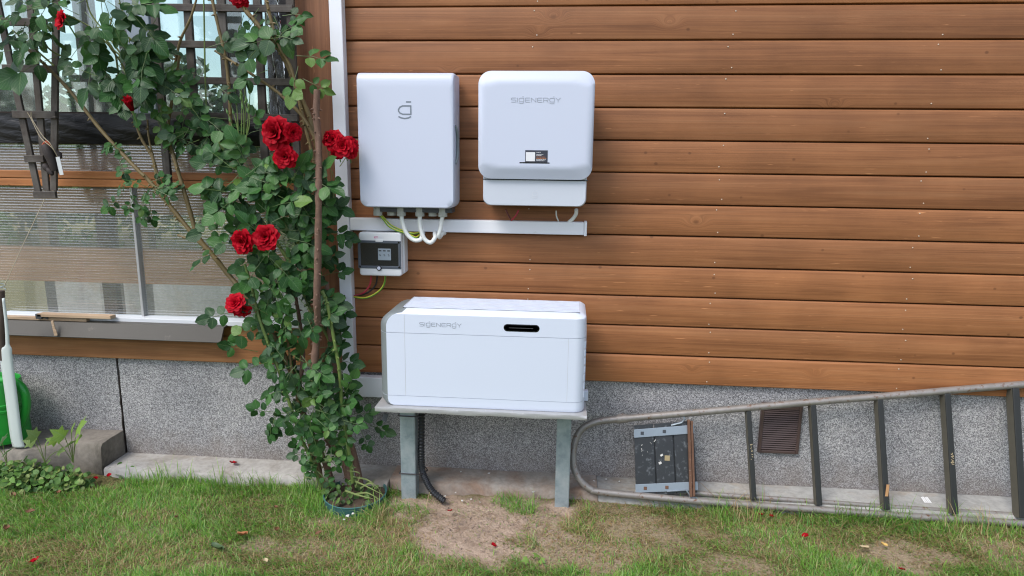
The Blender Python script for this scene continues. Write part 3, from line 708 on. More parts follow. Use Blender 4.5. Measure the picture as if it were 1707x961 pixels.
for i in range(7):
    z = 1.64+.1435*i
    slat((-1.747,-.081,z+.004), (-1.13,-.081,z-.006), .028, tr, M_slath, .014)
# hanging ornament on twine with a paper tag
orn = thing('hanging_ornament', 'dark carved ornament with a red tip tied to the fan trellis by twine', 'ornament', (-2.180,-0.160,1.405))
ob = Vector((-2.173,-0.165,1.430))
mb = MB(); mb.tube(smooth_path([(-2.200,-0.165,1.512), (-2.181,-0.170,1.462), (-2.167,-0.170,1.405)], 5), [.016,.019,.021,.022,.021,.02,.018,.017,.016,.014,.012], 8); obj('ornament_body', mb, M_orn, orn, smooth=60)
mb = MB(); mb.tube(smooth_path([(-2.211,-0.166,1.509), (-2.192,-0.170,1.524), (-2.178,-0.166,1.510)], 4), .006, 6); obj('ornament_tip', mb, M_ornred, orn, smooth=60)
mb = MB()
for q, rr_ in (((-2.211,-0.160,1.417), .017), ((-2.158,-0.150,1.473), .014), ((-2.160,-0.155,1.408), .015), ((-2.193,-0.165,1.402), .014)):
    q = Vector(q); mb.tube([q+Vector((-.012,0,.012)), q, q+Vector((.010,-.004,-.014))], [rr_*.6, rr_, rr_*.5], 7)
obj('ornament_wing', mb, M_orn, orn, smooth=60)
mb = MB(); mb.tube(smooth_path([(-2.279,-0.147,1.645), (-2.263,-0.150,1.618), (-2.214,-0.170,1.541), (-2.158,-0.185,1.502), (-2.151,-0.170,1.468)], 5), .0016, 5); mb.tube(smooth_path([(-2.262,-0.147,1.648), (-2.258,-0.150,1.616), (-2.202,-0.170,1.546), (-2.158,-0.190,1.517), (-2.149,-0.170,1.463)], 5), .0016, 5)
obj('twine', mb, M_twine, orn)
mb = MB(); mb.bar((-2.147,-0.172,1.463), (-2.138,-0.172,1.388), .018, .001); obj('paper_tag', mb, M_tagp, orn)

# stake with milky strip and wire
st = thing('garden_stake', 'milky plastic strip and old stake standing in front of the watering can', 'stake', (-2.493,-0.200,0.152))
mb = MB(); mb.tube(smooth_path([(-2.451,-0.210,0.886), (-2.464,-0.212,0.765), (-2.480,-0.208,0.682), (-2.495,-0.203,0.569)], 4), .014, 7); obj('stake', mb, M_stakew, st, smooth=60)
V = []; F = []
pth = smooth_path([(-2.437,-0.225,0.855), (-2.442,-0.222,0.741), (-2.452,-0.220,0.645), (-2.468,-0.218,0.602), (-2.478,-0.210,0.403), (-2.486,-0.205,0.213), (-2.482,-0.203,0.148)], 5)
ws = [.014]+[.014]*4+[.020]*6+[.036]*20
for i, q in enumerate(pth):
    ww = .007+.003*min(1, i/8) + .0200*max(0, min(1, (i-10)/4)); 
    for j in range(5):
        u_ = j/4-.5; V.append((q.x+u_*ww*2, q.y-.005*(1-4*u_*u_)+.005, q.z+u_*.004))
n_ = len(pth)
for i in range(n_-1):
    for j in range(4): F.append((i*5+j, i*5+j+1, (i+1)*5+j+1, (i+1)*5+j))
mb = MB(); mb.add(V, F); o = obj('plastic_strip', mb, M_strip, st, smooth=60)
o.modifiers.new('thick', 'SOLIDIFY').thickness = .002
mb = MB(); hk = Vector((-2.444,-0.210,0.894)); mb.tube([hk+Vector((.012*math.cos(t), .010*math.sin(t), .003*t-.004)) for t in np.linspace(0, 9, 26)], .0016, 5); obj('wire_loop', mb, M_galv, st)
mb = MB(); mb.tube([(-2.257,-0.135,1.285), (-2.351,-0.170,1.094), (-2.438,-0.210,0.900)], .0016, 5); tag(obj('tie_wire', mb, M_twine), 'thin wire stretched from the fan trellis down to the stake', 'wire')

# watering can
can = thing('watering_can', 'bright green plastic watering can behind the milky strip', 'watering can', (-2.60,-.13,.155))
cc = (-2.645,-.135,0)
mb = MB(); mb.lathe([(.135,.158),(.150,.162),(.153,.18),(.150,.31),(.1535,.312),(.1535,.322),(.149,.325),(.149,.335),(.1525,.337),(.1525,.347),(.147,.35),(.140,.44),(.136,.452),(.131,.44),(.138,.34),(.138,.2)], cc, 32, 1.0, .72)
obj('can_body', mb, M_can, can, smooth=40)
mb = MB(); mb.tube(smooth_path([(-2.624,-0.150,0.433), (-2.552,-0.160,0.456), (-2.490,-0.165,0.452), (-2.451,-0.165,0.416), (-2.445,-0.165,0.356), (-2.462,-0.165,0.294), (-2.490,-0.165,0.240), (-2.518,-0.160,0.201)], 5), .0185, 10); obj('handle', mb, M_can, can, smooth=60)
mb = MB(); mb.tube(smooth_path([(-2.72,-.14,.22), (-2.86,-.15,.33), (-2.98,-.16,.46)], 4), [.03]*4+[.026]*5, 10); obj('spout', mb, M_can, can, smooth=60)
# ledge the can stands on
V = []; xs = np.linspace(-3.4, -2.128, 24); lp = []
for x in xs:
    yf = -.13 - .085*max(0, min(1, (-2.3-x)/.12)) + random.uniform(-.008, .008); zt = .154 - .012*max(0, min(1, (-2.3-x)/.12)) + random.uniform(-.003, .003)
    lp.append([(x,.021,-.05),(x,.021,zt),(x,yf*.5,zt+random.uniform(-.002,.002)),(x,yf+.012,zt-.003),(x,yf,zt-.018),(x,yf-.006+random.uniform(-.006,.006),.06),(x,yf-.012,-.05)])
mb = MB(); mb.loft(lp); tag(obj('concrete_ledge', mb, M_ledge, smooth=35), 'rough old concrete ledge under the green watering can', 'ledge')

# ------------------------------------------------------------------ white trunking
td = thing('cable_trunking', 'white square cable trunking running down and across the timber wall', 'trunking', (-.97,-.02,.4))
mb = MB(); lp = []
obj('vertical_channel', MB().box((-.9935,-.046,.392),(-.939,-.0008,3.25)), M_duct, td, bevel=.003)
obj('horizontal_channel', MB().box((-.9385,-.041,1.164),(.075,-.0008,1.218)), M_duct, td, bevel=.003)
obj('end_cap', MB().box((.0755,-.044,1.160),(.087,-.0008,1.222)), M_duct, td, bevel=.002)
obj('bottom_channel', MB().box((-.9385,-.043,.402),(-.45,-.0012,.496)), M_duct, td, bevel=.003)

# ------------------------------------------------------------------ strokes for lettering
def ribbon(mb, pts, w_, y, th=.0006):
    for i in range(len(pts)-1):
        a = Vector((pts[i][0], y, pts[i][1])); b = Vector((pts[i+1][0], y, pts[i+1][1]))
        t = (b-a); 
        if t.length < 1e-7: continue
        t.normalize(); a = a-t*w_*.35; b = b+t*w_*.35
        mb.bar(a, b, w_, th+.00002*i)
def smile(cx=.5, y=-.2, wd=1.0, dp=.18):
    return [(cx-wd/2+wd*k/8, y-dp*math.sin(PI*k/8)) for k in range(9)]
def gglyph():
    body = [(1,.95),(.3,.95),(.12,.88),(0,.72),(0,.32),(.12,.14),(.3,.08),(1,.08),(1,.95)]
    return [body, smile(.5, -.17, 1.0, .2), [(.72,1.28),(1.0,1.28)]]
GL = {'S': [[(1,1),(.15,1),(0,.9),(0,.62),(.15,.52),(.85,.52),(1,.42),(1,.1),(.85,0),(0,0)]], 'I': [[(0,0),(0,1)]], 'G': gglyph(),
      'E': [[(1,1),(.15,1),(0,.85),(0,.15),(.15,0),(1,0)], [(0,.5),(.92,.5)]], 'N': [[(0,0),(0,1),(1,0),(1,1)]],
      'R': [[(0,0),(0,1),(.85,1),(1,.85),(1,.55),(.85,.42),(0,.42)], [(.6,.42),(1,0)]], 'Y': [[(0,1),(.5,.48),(1,1)], [(.5,.48),(.5,0)]],
      'T': [[(0,1),(1,1)], [(.5,1),(.5,0)]]}
def text(mb, s, x0, x1, z0, h, y, w_, gap=.34, iw=.02):
    tot = sum((iw if ch == 'I' else 1.0) for ch in s) + gap*(len(s)-1); u_ = (x1-x0)/tot; x = x0
    for ch in s:
        for st_ in GL[ch]: ribbon(mb, [(x+px*u_*(iw if ch == 'I' else 1), z0+pz*h) for px, pz in st_], w_, y)
        x += u_*((iw if ch == 'I' else 1.0)+gap)

# ------------------------------------------------------------------ gateway cabinet (left)
gw = thing('gateway_cabinet', 'tall flat white wall cabinet with a grey emblem and cables below', 'cabinet', (-.657,-.02,1.27))
mb = MB(); loops = []
gx0, gx1, gz0, gz1 = -.857, -.4585, 1.272, 1.812
for (y, iT, iS, iB) in ((-.022,0,0,0), (-.10,0,0,0), (-.128,.002,.0005,.0006), (-.142,.010,.002,.002), (-.149,.022,.0035,.0035), (-.152,.036,.006,.006), (-.1523,.06,.02,.02), (-.1523,.09,.05,.05)):
    loops.append([(x, y, z) for x, z in rrect(gx0+iS, gx1-iS, gz0+iB, gz1-iT, (.032,.032,.012,.010), 6)])
mb.loft(loops); obj('cabinet_shell', mb, M_white, gw, smooth=40)
obj('back_plate', MB().box((-.838,-.0215,1.285),(-.477,-.0006,1.80)), M_whiteg, gw)
mb = MB(); ex0, ex1, ez0, ez1 = -.684, -.634, 1.632, 1.696; ew = ex1-ex0
for st_ in ([(1,.76),(.34,.76),(.12,.68),(0,.54),(0,.44),(.12,.32),(.34,.25),(1,.25),(1,.76)], [(.02,.10),(.2,.03),(.5,-.01),(.8,.03),(.98,.10)], [(.66,1.0),(1,1.0)]):
    ribbon(mb, [(ex0+px*ew, ez0+pz*(ez1-ez0)) for px, pz in st_], .0056, -.1526)
obj('emblem', mb, M_logo, gw)
mb = MB(); mb.tube(smooth_path([(-.459,-.128,1.605),(-.4535,-.118,1.59),(-.4530,-.10,1.555),(-.4530,-.10,1.505),(-.4535,-.115,1.475),(-.459,-.125,1.455)], 4), .006, 8); obj('side_latch', mb, M_silver, gw, smooth=60)
mb = MB()
for (z0, z1) in ((1.605,1.655),(1.47,1.59),(1.41,1.44)): mb.box((-.4592,-.075,z0),(-.4578,-.045,z1))
obj('rating_label', mb, M_emboss, gw)
obj('gland_plate', MB().box((-.80,-.10,1.252),(-.478,-.03,1.2735)), M_dark, gw)
glx = [(-0.799,-0.085,1.254)[0], (-0.745,-0.075,1.254)[0], (-0.698,-0.085,1.256)[0], (-0.618,-0.085,1.257)[0], (-0.566,-0.075,1.257)[0], (-0.520,-0.085,1.259)[0]]
for i, x in enumerate(glx):
    yy = -.088 if i in (0,2,3,5) else -.068; mb = MB()
    mb.lathe([(.019,0),(.0195,.002),(.0195,.016),(.018,.020),(.018,.036),(.016,.038)], (x, yy, 1.235), 8); obj('cable_gland', mb, M_gland, gw, smooth=30)
# ------------------------------------------------------------------ inverter (right)
iv = thing('inverter', 'white rounded solar inverter with a dark sticker and grey lower cover', 'inverter', (-.13,-.02,1.29))
ix0, ix1, iz0, iz1 = -.358, .0965, 1.397, 1.814
def inv_front():
    cx, cz = (ix0+ix1)/2, (iz0+iz1)/2; hw, hh = (ix1-ix0)/2, (iz1-iz0)/2; rad = .052
    mb = MB(); loops = []
    def rl(ins, yfun):
        return [(x, yfun(x, z), z) for x, z in rrect(ix0+ins, ix1-ins, iz0+ins, iz1-ins, (max(rad-ins,.004),)*4, 10)]
    def face(x, z):
        u_ = (x-cx)/hw; v_ = (z-cz)/hh
        top = .86-.17*u_*u_; bot = -(.84-.17*u_*u_)
        d = max(0, (v_-top)/(1-top+.0001)) if v_ > 0 else max(0, (bot-v_)/(1+bot+.0001))
        e = max(0, (abs(u_)-.90)/.10)
        return -.196 + .020*min(1, d)**1.05 + .008*min(1, e)**2.0
    loops.append(rl(.010, lambda x, z: -.10)); loops.append(rl(.002, lambda x, z: -.145)); loops.append(rl(0, lambda x, z: -.160)); loops.append(rl(.0015, lambda x, z: max(face(x, z)+.003, -.180)))
    mb.loft(loops, cap1=False)
    # gridded front: rings shrinking to the centre, each laid on the face field
    K = 22; n = len(loops[0]); base = rl(.0015, face); rings = [base]
    for k in range(1, K+1):
        t = 1-k/K; rings.append([(cx+(x-cx)*max(t,.001), face(cx+(x-cx)*t, cz+(z-cz)*t), cz+(z-cz)*max(t,.001)) for (x, _, z) in base])
    o = len(mb.v)-n
    vs = [q for r_ in rings[1:] for q in r_]; 
    mb.loft([mb.v[o:o+n]] + rings, cap0=False, cap1=True)
    return mb
obj('front_shell', inv_front(), M_white, iv, smooth=60)
mb = MB(); slab(mb, ix0+.025, ix1-.022, 1.30, 1.76, (.03,.03,.03,.03), -.02, -.14, .006); obj('heat_sink_body', mb, M_whiteg, iv, smooth=40)
mb = MB(); lp = []; xa_, xb_ = -.341, .077
def skirt(ins, y):
    pts = rrect(xa_+ins, xb_-ins, 1.293+ins, 1.41, (.028,.028,.002,.002), 6); out = []
    for x, z in pts:
        u_ = (x-(xa_+xb_)/2)/((xb_-xa_)/2)
        if z < 1.36: z = z - .010*(1-u_*u_)
        out.append((x, y, z))
    return out
mb.loft([skirt(0,-.03), skirt(0,-.150), skirt(.001,-.158), skirt(.004,-.163)]); obj('lower_cover', mb, M_whiteg, iv, smooth=40)
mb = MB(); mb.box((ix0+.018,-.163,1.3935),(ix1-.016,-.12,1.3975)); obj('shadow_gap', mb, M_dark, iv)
mb = MB(); text(mb, 'SIGENERGY', -.226, -.036, 1.694, .0155, -.1964, .0021); obj('logo', mb, M_logol, iv)
mb = MB(); fx = -.140; 
for st_ in gglyph(): ribbon(mb, [(fx+.020*px, 1.330+.018*pz) for px, pz in st_], .0016, -.1634)
obj('emblem', mb, M_emboss, iv)
stk = obj('sticker', MB().box((-.1690,-.1966,1.4655),(-.0805,-.1955,1.5115)), plain('sticker_dark', (.035,.038,.055), .35), iv)
obj('code_square', MB().box((-.1660,-.1972,1.4690),(-.1300,-.1967,1.5040)), plain('sticker_white', (.72,.72,.74), .4), stk)
mb = MB(); rnd = random.Random(3)
for i, z in enumerate((1.5035, 1.4955, 1.4915, 1.4855, 1.4800, 1.4755, 1.4715)):
    x = -.1245; wlim = (-.108, -.098, -.104, -.089, -.085, -.088, -.093)[i]
    while x < wlim:
        l_ = rnd.uniform(.003, .007); mb.box((x,-.1970,z-.0011),(min(x+l_, wlim),-.1967,z+.0011), 1 if i in (3,4) else 0); x += l_+.0015
obj('sticker_print', mb, [plain('print_white', (.6,.6,.62), .5), plain('print_orange', (.45,.17,.06), .5)], stk)
obj('led_bar', MB().box((-.1915,-.1970,1.4605),(-.0725,-.1954,1.4652)), M_black, iv, bevel=.0008)
mb = MB()
for i, x in enumerate((-.175, -.146, -.1185, -.091)):
    pts = [(x+.0032*math.cos(t), 1.4495+.0032*math.sin(t)) for t in np.linspace(0, 2*PI*.9, 9)]; ribbon(mb, pts, .0009, -.1962)
obj('status_icon', mb, M_emboss, iv, kind='stuff')

# ------------------------------------------------------------------ breaker box
bb = thing('breaker_box', 'small grey breaker enclosure with a smoked window and white knob', 'breaker box', (-.79,-.02,.97))
bx0, bx1, bz0, bz1 = -.886, -.694, .974, 1.1625
mb = MB(); slab(mb, bx0+.004, bx1, bz0+.006, bz1-.003, (.010,)*4, -.001, -.060, .003); obj('enclosure_base', mb, M_etibox, bb, smooth=40)
mb = MB(); slab(mb, bx0, bx1-.006, bz0, bz1, (.013,)*4, -.0605, -.090, .007)
obj('enclosure_cover', mb, M_etibox, bb, smooth=40)
cx0, cx1, cz0, cz1 = (-0.890,-0.090,1.002)[0], (-0.702,-0.090,1.007)[0], (-0.796,-0.090,1.006)[2], (-0.793,-0.090,1.128)[2]
mb = MB(); t_ = .0115
mb.box((cx0,-.0925,cz0),(cx1,-.086,cz0+t_*1.1)); mb.box((cx0,-.0926,cz1-t_),(cx1,-.086,cz1)); mb.box((cx0,-.0924,cz0+t_*1.1),(cx0+t_,-.086,cz1-t_)); mb.box((cx1-t_,-.0924,cz0+t_*1.1),(cx1,-.086,cz1-t_))
lid = obj('hinged_lid', mb, M_frame, bb, bevel=.002)
obj('window_lens', MB().box((cx0+t_,-.0905,cz0+t_*1.1),(cx1-t_,-.0885,cz1-t_)), M_lens, lid)
mb = MB(); mb.box((cx0+t_+.002,-.0895,cz0+t_*1.1+.002),(cx1-t_-.002,-.0882,cz0+t_*1.1+.020)); obj('window_rim', mb, M_breaker, lid)
obj('recess', MB().box((cx0+t_,-.0902,cz0+t_),(cx1-t_,-.0899,cz1-t_)), plain('recess_dark', (.035,.042,.055), .4), bb)
q0 = (-0.801,-0.092,1.044); q1 = (-0.745,-0.092,1.094)
br = obj('circuit_breaker', MB().box((q0[0],-.0945,q0[2]),(q1[0],-.0906,q1[2])), M_breaker, bb, bevel=.001)
mb = MB()
for i in range(3):
    x = q0[0]+(q1[0]-q0[0])*(i+.5)/3; mb.box((x-.006,-.0950,q1[2]-.012),(x+.006,-.0946,q1[2]-.006), 0); mb.box((x-.003,-.0950,q0[2]+.018),(x+.004,-.0946,q0[2]+.021), 0); mb.box((x-.004,-.0950,q0[2]+.024),(x+.002,-.0946,q0[2]+.026), 0)
obj('breaker_toggle', mb, M_dark, br, kind='stuff')
for (px, py) in ((cx0+.007, cz1-.006), (cx1-.008, cz1-.006), (cx0+.008, cz0+.009), (cx1-.008, cz0+.009)):
    mb = MB(); mb.lathe([(.0042,.0924),(.0042,.0940),(.003,.0944)], (px, 0, py), 10, axis='y'); obj('screw', mb, M_black, lid)
mb = MB(); k0 = (-0.798,-0.092,1.009); mb.lathe([(.011,.0926),(.011,.0955),(.0095,.0962)], (k0[0], 0, k0[2]), 20, axis='y'); kr = obj('knob_ring', mb, M_black, bb, smooth=40)
mb = MB(); mb.lathe([(.0075,.0962),(.0075,.099),(.006,.1005)], (k0[0], 0, k0[2]), 20, axis='y'); obj('knob', mb, M_white, kr, smooth=40)
tq = (-0.795,-0.092,1.127); obj('catch', MB().box((tq[0]-.016,-.0935,tq[2]-.004),(tq[0]+.016,-.0905,tq[2]+.005)), M_etibox, bb, bevel=.001)
mb = MB(); e0 = (-0.816,-0.090,1.139); text(mb, 'ETI', e0[0], e0[0]+.016, e0[2]-.001, .0068, -.0903, .0014, .3, .1); obj('brand_print', mb, plain('pink_print', (.6,.08,.25), .4), bb)
mb = MB()
for i in range(2):
    x = e0[0]+.021
    while x < e0[0]+.037: l_ = rnd.uniform(.0025,.005); mb.box((x,-.0906,e0[2]-.001+i*.0042),(x+l_,-.0901,e0[2]+.0013+i*.0042)); x += l_+.0012
obj('small_print', mb, M_emboss, bb, kind='stuff')
for x in ((-0.852,-0.050,0.962)[0], (-0.820,-0.050,0.963)[0], (-0.783,-0.050,0.964)[0]):
    mb = MB(); mb.lathe([(.008,0),(.009,.002),(.009,.010)], (x,-.05,bz0-.004), 10); obj('cable_gland', mb, M_etibox, bb)

# ------------------------------------------------------------------ cables
def cable(name, pts, r, m, label, cat='cable', group=None, n=10):
    mb = MB(); mb.tube(smooth_path(pts, 8), r, n); return tag(obj(name, mb, m, smooth=60), label, cat, group)
cable('white_conduit', [(glx[2],-.088,1.24)] + [(-0.691,-0.086,1.200),(-0.674,-0.086,1.157),(-0.645,-0.086,1.133),(-0.617,-0.086,1.136)] + [(-0.615,-0.060,1.155), ((-0.617,-0.050,1.154)[0],-.03,1.158)], .0092, M_cable, 'white cable looping from third gland left of the cabinet under the trunking', 'cable', 'white cables under the cabinet')
cable('white_conduit', [(glx[3],-.088,1.24)] + [(-0.617,-0.086,1.191),(-0.601,-0.086,1.141),(-0.574,-0.086,1.124),(-0.555,-0.086,1.144)] + [(-0.560,-0.060,1.162), ((-0.562,-0.050,1.160)[0],-.03,1.158)], .0092, M_cable, 'white cable in the middle hanging lowest below the trunking', 'cable', 'white cables under the cabinet')
cable('white_conduit', [(glx[5],-.088,1.24)] + [(-0.524,-0.086,1.224),(-0.530,-0.086,1.185),(-0.538,-0.086,1.157)] + [(-0.538,-0.068,1.145), (-0.528,-0.050,1.161), ((-0.528,-0.050,1.161)[0]+.004,-.03,1.158)], .0088, M_cable, 'short white cable below the right corner of the cabinet', 'cable', 'white cables under the cabinet')
def twotone(name, pts, r, label):
    root = thing(name, label, 'wire', pts[0]); pp = smooth_path(pts, 8)
    mb = MB(); mb.tube(pp, r, 8); obj('wire_insulation', mb, M_gy, root, smooth=60)
    mb = MB(); mb.tube([q+Vector((.0005,-r*.30,-r*.35)) for q in pp], r*.80, 8); obj('green_stripe', mb, M_gg, root, smooth=60)
    return root
twotone('earth_wire', [(glx[0]+.004,-.086,1.24)] + [(-0.775,-0.080,1.213),(-0.755,-0.080,1.189),(-0.724,-0.080,1.173),(-0.693,-0.080,1.164),(-0.660,-0.080,1.153),(-0.639,-0.080,1.144)] + [(-0.628,-0.060,1.152), ((-0.630,-0.050,1.162)[0],-.03,1.16)], .0036, 'yellow and green earth wire curving from the first cabinet gland, lower of the pair')
twotone('earth_wire', [(glx[0]+.010,-.080,1.24)] + [(-0.769,-0.074,1.215),(-0.746,-0.074,1.193),(-0.715,-0.074,1.178),(-0.684,-0.074,1.168),(-0.653,-0.074,1.160)] + [(-0.634,-0.055,1.161), ((-0.632,-0.050,1.167)[0],-.03,1.165)], .0036, 'yellow and green earth wire behind the cabinet loop, upper of the pair')
cable('red_wire', [((-0.846,-0.050,0.965)[0],-.05,.975)] + [(-0.853,-0.045,0.934),(-0.866,-0.045,0.909),(-0.888,-0.045,0.887)] + [(-0.936,-0.020,0.868)], .0040, M_red, 'red wire from the breaker box bending into the trunking')
cable('black_wire', [((-0.820,-0.050,0.965)[0],-.05,.975)] + [(-0.827,-0.045,0.932),(-0.850,-0.045,0.902),(-0.883,-0.045,0.882)] + [(-0.936,-0.022,0.866)], .0038, M_blk, 'dark brown wire from the middle gland of the breaker box')
twotone('earth_wire', [((-0.783,-0.050,0.966)[0],-.05,.975)] + [(-0.789,-0.048,0.936),(-0.808,-0.048,0.906),(-0.841,-0.048,0.881),(-0.882,-0.048,0.866)] + [(-0.935,-0.024,0.865)], .0042, 'yellow green earth wire from the right gland of the breaker box')
cable('red_wire', [(-0.202,-0.070,1.266), (-0.214,-0.050,1.242), (-0.233,-0.035,1.220), (-0.236,-0.020,1.203)], .0034, M_red, 'bright red wire below the grey inverter cover')
cable('brown_wire', [(-0.255,-0.070,1.268), (-0.247,-0.050,1.246), (-0.238,-0.035,1.225), (-0.236,-0.018,1.205)], .0030, plain('brown_insul', (.14,.03,.03), .4), 'dark red wire left of the bright red one under the inverter')
cable('thin_cable', [(-0.044,-0.070,1.266), (-0.042,-0.045,1.242), (-0.034,-0.030,1.220), (-0.033,-0.015,1.204)], .0030, M_cable, 'thin white cable under the inverter, left of the thick one')
cable('white_conduit', [(0.040,-0.070,1.273), (0.039,-0.055,1.254), (0.027,-0.040,1.233), (0.010,-0.030,1.216), (0.002,-0.018,1.202)], .0080, M_cable, 'thick white cable under the right corner of the inverter')

# ------------------------------------------------------------------ battery unit on its stand
bt = thing('battery_unit', 'large white battery unit with a black display slot on the metal stand', 'battery', (-.32,-.2,.486))
XL_, XR_, YF, YB = -.736, .092, -.342, -.085
def plan(xl, xr, yf, yb, rr_, ch, n=8):
    pts = [(xl, yb)]; 
    pts += [(xl, yf+ch*1.3), (xl+ch*.45, yf+ch*.45), (xl+ch, yf+.001), (xl+ch+.004, yf)]
    for k in range(n+1):
        a = -PI/2 + .5*PI*k/n; pts.append((xr-rr_+rr_*math.cos(a), yf+rr_+rr_*math.sin(a)))
    pts.append((xr, yb)); return pts
def shell(name, zs, m, par=bt):
    # zs: list of (z, xl, xr, yf, yb, r, ch); skips the left chamfer faces, which belong to the silver side
    loops = [[(x, y, z) for x, y in plan(xl, xr, yf, yb, r_, ch)] for (z, xl, xr, yf, yb, r_, ch) in zs]
    n = len(loops[0]); mb = MB(); vs = [q for lp_ in loops for q in lp_]; fs = []; fl = []
    for i in range(len(loops)-1):
        for k in range(n):
            k2 = (k+1) % n; f = (i*n+k, i*n+k2, (i+1)*n+k2, (i+1)*n+k)
            (fl if k in (0,1,2,3) else fs).append(f)
    fs.append(tuple(range(n-1,-1,-1))); fs.append(tuple((len(loops)-1)*n+k for k in range(n)))
    mb.add(vs, fs); o = obj(name, mb, m, par, smooth=35)
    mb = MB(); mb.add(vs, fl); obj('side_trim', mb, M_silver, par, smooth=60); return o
R_, CH = .045, .028
shell('base_skirt', [(.4865, XL_+.024, XR_-.003, YF+.004, YB, R_, CH), (.492, XL_+.012, XR_-.001, YF+.001, YB, R_, CH), (.503, XL_+.003, XR_, YF, YB, R_, CH), (.515, XL_, XR_, YF, YB, R_, CH), (.5285, XL_, XR_, YF, YB, R_, CH)], M_white_lit)
shell('battery_module', [(.5300, XL_, XR_, YF, YB, R_, CH), (.7915, XL_, XR_, YF, YB, R_, CH)], M_white_lit)
lidz = [(.7930, XL_, XR_, YF, YB, R_, CH)]
for k in range(0, 9):
    a = .5*PI*k/8; lidz.append((.812+.062*math.sin(a), XL_+.070*(1-math.cos(a)), XR_-.0005*k, YF + (.0 if k < 7 else .004*(k-6)), YB, R_, CH*(1-.25*k/8)))
lidz.append((.8845, XL_+.082, XR_-.020, YF+.030, YB, R_, .02)); lidz.append((.8865, XL_+.088, XR_-.028, YF+.038, YB+.0, R_*.6, .016))
shell('top_cover', lidz, M_white_lit)
mb = MB()
obj('louvre_base', MB().box((XL_+.092,YF+.040,.8860),(XR_-.030,YB-.002,.8872)), M_dark, bt)  # dark sheet, puts the shade between the louvre slats into its colour
obj('seam_backing', MB().box((XL_+.030,YF+.012,.5),(XR_-.02,YB,.80)), M_whiteg, bt)
# louvre slats on the lid
mb = MB(); x0_, x1_ = XL_+.095, XR_-.030
for i in range(8):
    y = YF+.052+i*.0255; lp = []
    for k in range(41):
        x = x0_+(x1_-x0_)*k/40; yy = y+.0018*math.sin(k*1.15+i*.6); lp.append([(x,yy-.0072,.8868),(x,yy+.0072,.8868),(x,yy+.0066,.8905),(x,yy-.0066,.8905)])
    mb.loft(lp)
obj('louvre', mb, M_white_lit, bt, kind='stuff')
mb = MB()
for (x0, x1, z0, z1) in ((-.6300,-.6288,.5305,.791), (.0206,.0216,.5305,.791), (-.6300,-.6288,.794,.868)): mb.box((x0,YF-.0004,z0),(x1,YF+.001,z1))
obj('panel_seam', mb, plain('seam_grey', (.5,.51,.53), .5), bt)
mb = MB(); slab(mb, -.2340,-.0930,.8125,.8425,(.0149,)*4, YF+.004, YF-.0008, .0006, 8, 2); dsp = obj('display_slot', mb, M_black, bt, smooth=40)
obj('light_line', MB().box((-.212,YF-.0014,.8265),(-.118,YF-.0007,.8285)), plain('dark_grey_line', (.07,.07,.075), .2), dsp)
mb = MB(); text(mb, 'SIGENERGY', -.568, -.402, .823, .0140, YF-.0003, .0021); obj('logo', mb, M_logol, bt)
mb = MB()
for i in range(7):
    for j in range(3):
        a = -PI/2+.5*PI*(.66+.085*j); x = XR_-R_+R_*math.cos(a); y = YF+R_+R_*math.sin(a); mb.box((x-.0012,y-.0012,.545+i*.034),(x+.0012,y+.0012,.571+i*.034))
obj('side_rib', mb, M_white_lit, bt, kind='stuff')
obj('side_bracket', MB().box((XR_,-.215,.477+.012),(.110,-.19,.535)), M_white_lit, bt, bevel=.004)

stand = thing('metal_stand', 'galvanised stand of two square posts and a steel plate carrying the battery', 'stand', (-.32,-.2,0))
mb = MB(); xs = np.linspace(-.752, .1015, 30)
lp = [[(x,-.010,.4665+.0012*math.sin(x*31)),(x,-.010,.4852),(x,-.3665,.4852),(x,-.3685+.002*math.sin(x*47),.476),(x,-.366,.4665+.0015*math.sin(x*23+1))] for x in xs]
mb.loft(lp); obj('top_plate', mb, M_plate, stand, smooth=40)
lpst = obj('post', MB().box((-.695,-.20,-.05),(-.628,-.134,.4668)), M_galv, stand, bevel=.005)
obj('post', MB().box((-.0175,-.20,-.05),(.0445,-.138,.4668)), M_galv, stand, bevel=.005)
obj('wall_angle', MB().box((-.735,-.03,.425),(.09,-.0015,.4663)), M_galv, stand)
obj('bracket_tab', MB().bar((-0.724,-0.300,0.432), (-0.735,-0.300,0.399), .02, .004), M_dark, stand)
for z in (.385, .117):
    mb = MB(); y0 = -.2035
    mb.tube([(-.7,y0,z),(-.626,y0,z-.001),(-.60,y0+.01,z-.003),(-.585,y0+.05,z-.002),(-.60,-.13,z),(-.70,-.128,z),(-.7,y0,z)], .0028, 5); obj('cable_tie', mb, M_blk, stand)
cp = smooth_path([(-.606,-.165,.47),(-.606,-.165,.40),(-.607,-.166,.30),(-.609,-.167,.20),(-.606,-.172,.13),(-.585,-.19,.085),(-.552,-.21,.045),(-0.495,-0.232,0.012)], 26)
mb = MB(); mb.tube(cp, [.0155 if i % 4 in (0,1) else .0128 for i in range(len(cp))], 12); tag(obj('corrugated_conduit', mb, plain('black_conduit', (.022,.024,.028), .35), smooth=30), 'black corrugated conduit running down the left post into the soil', 'conduit')

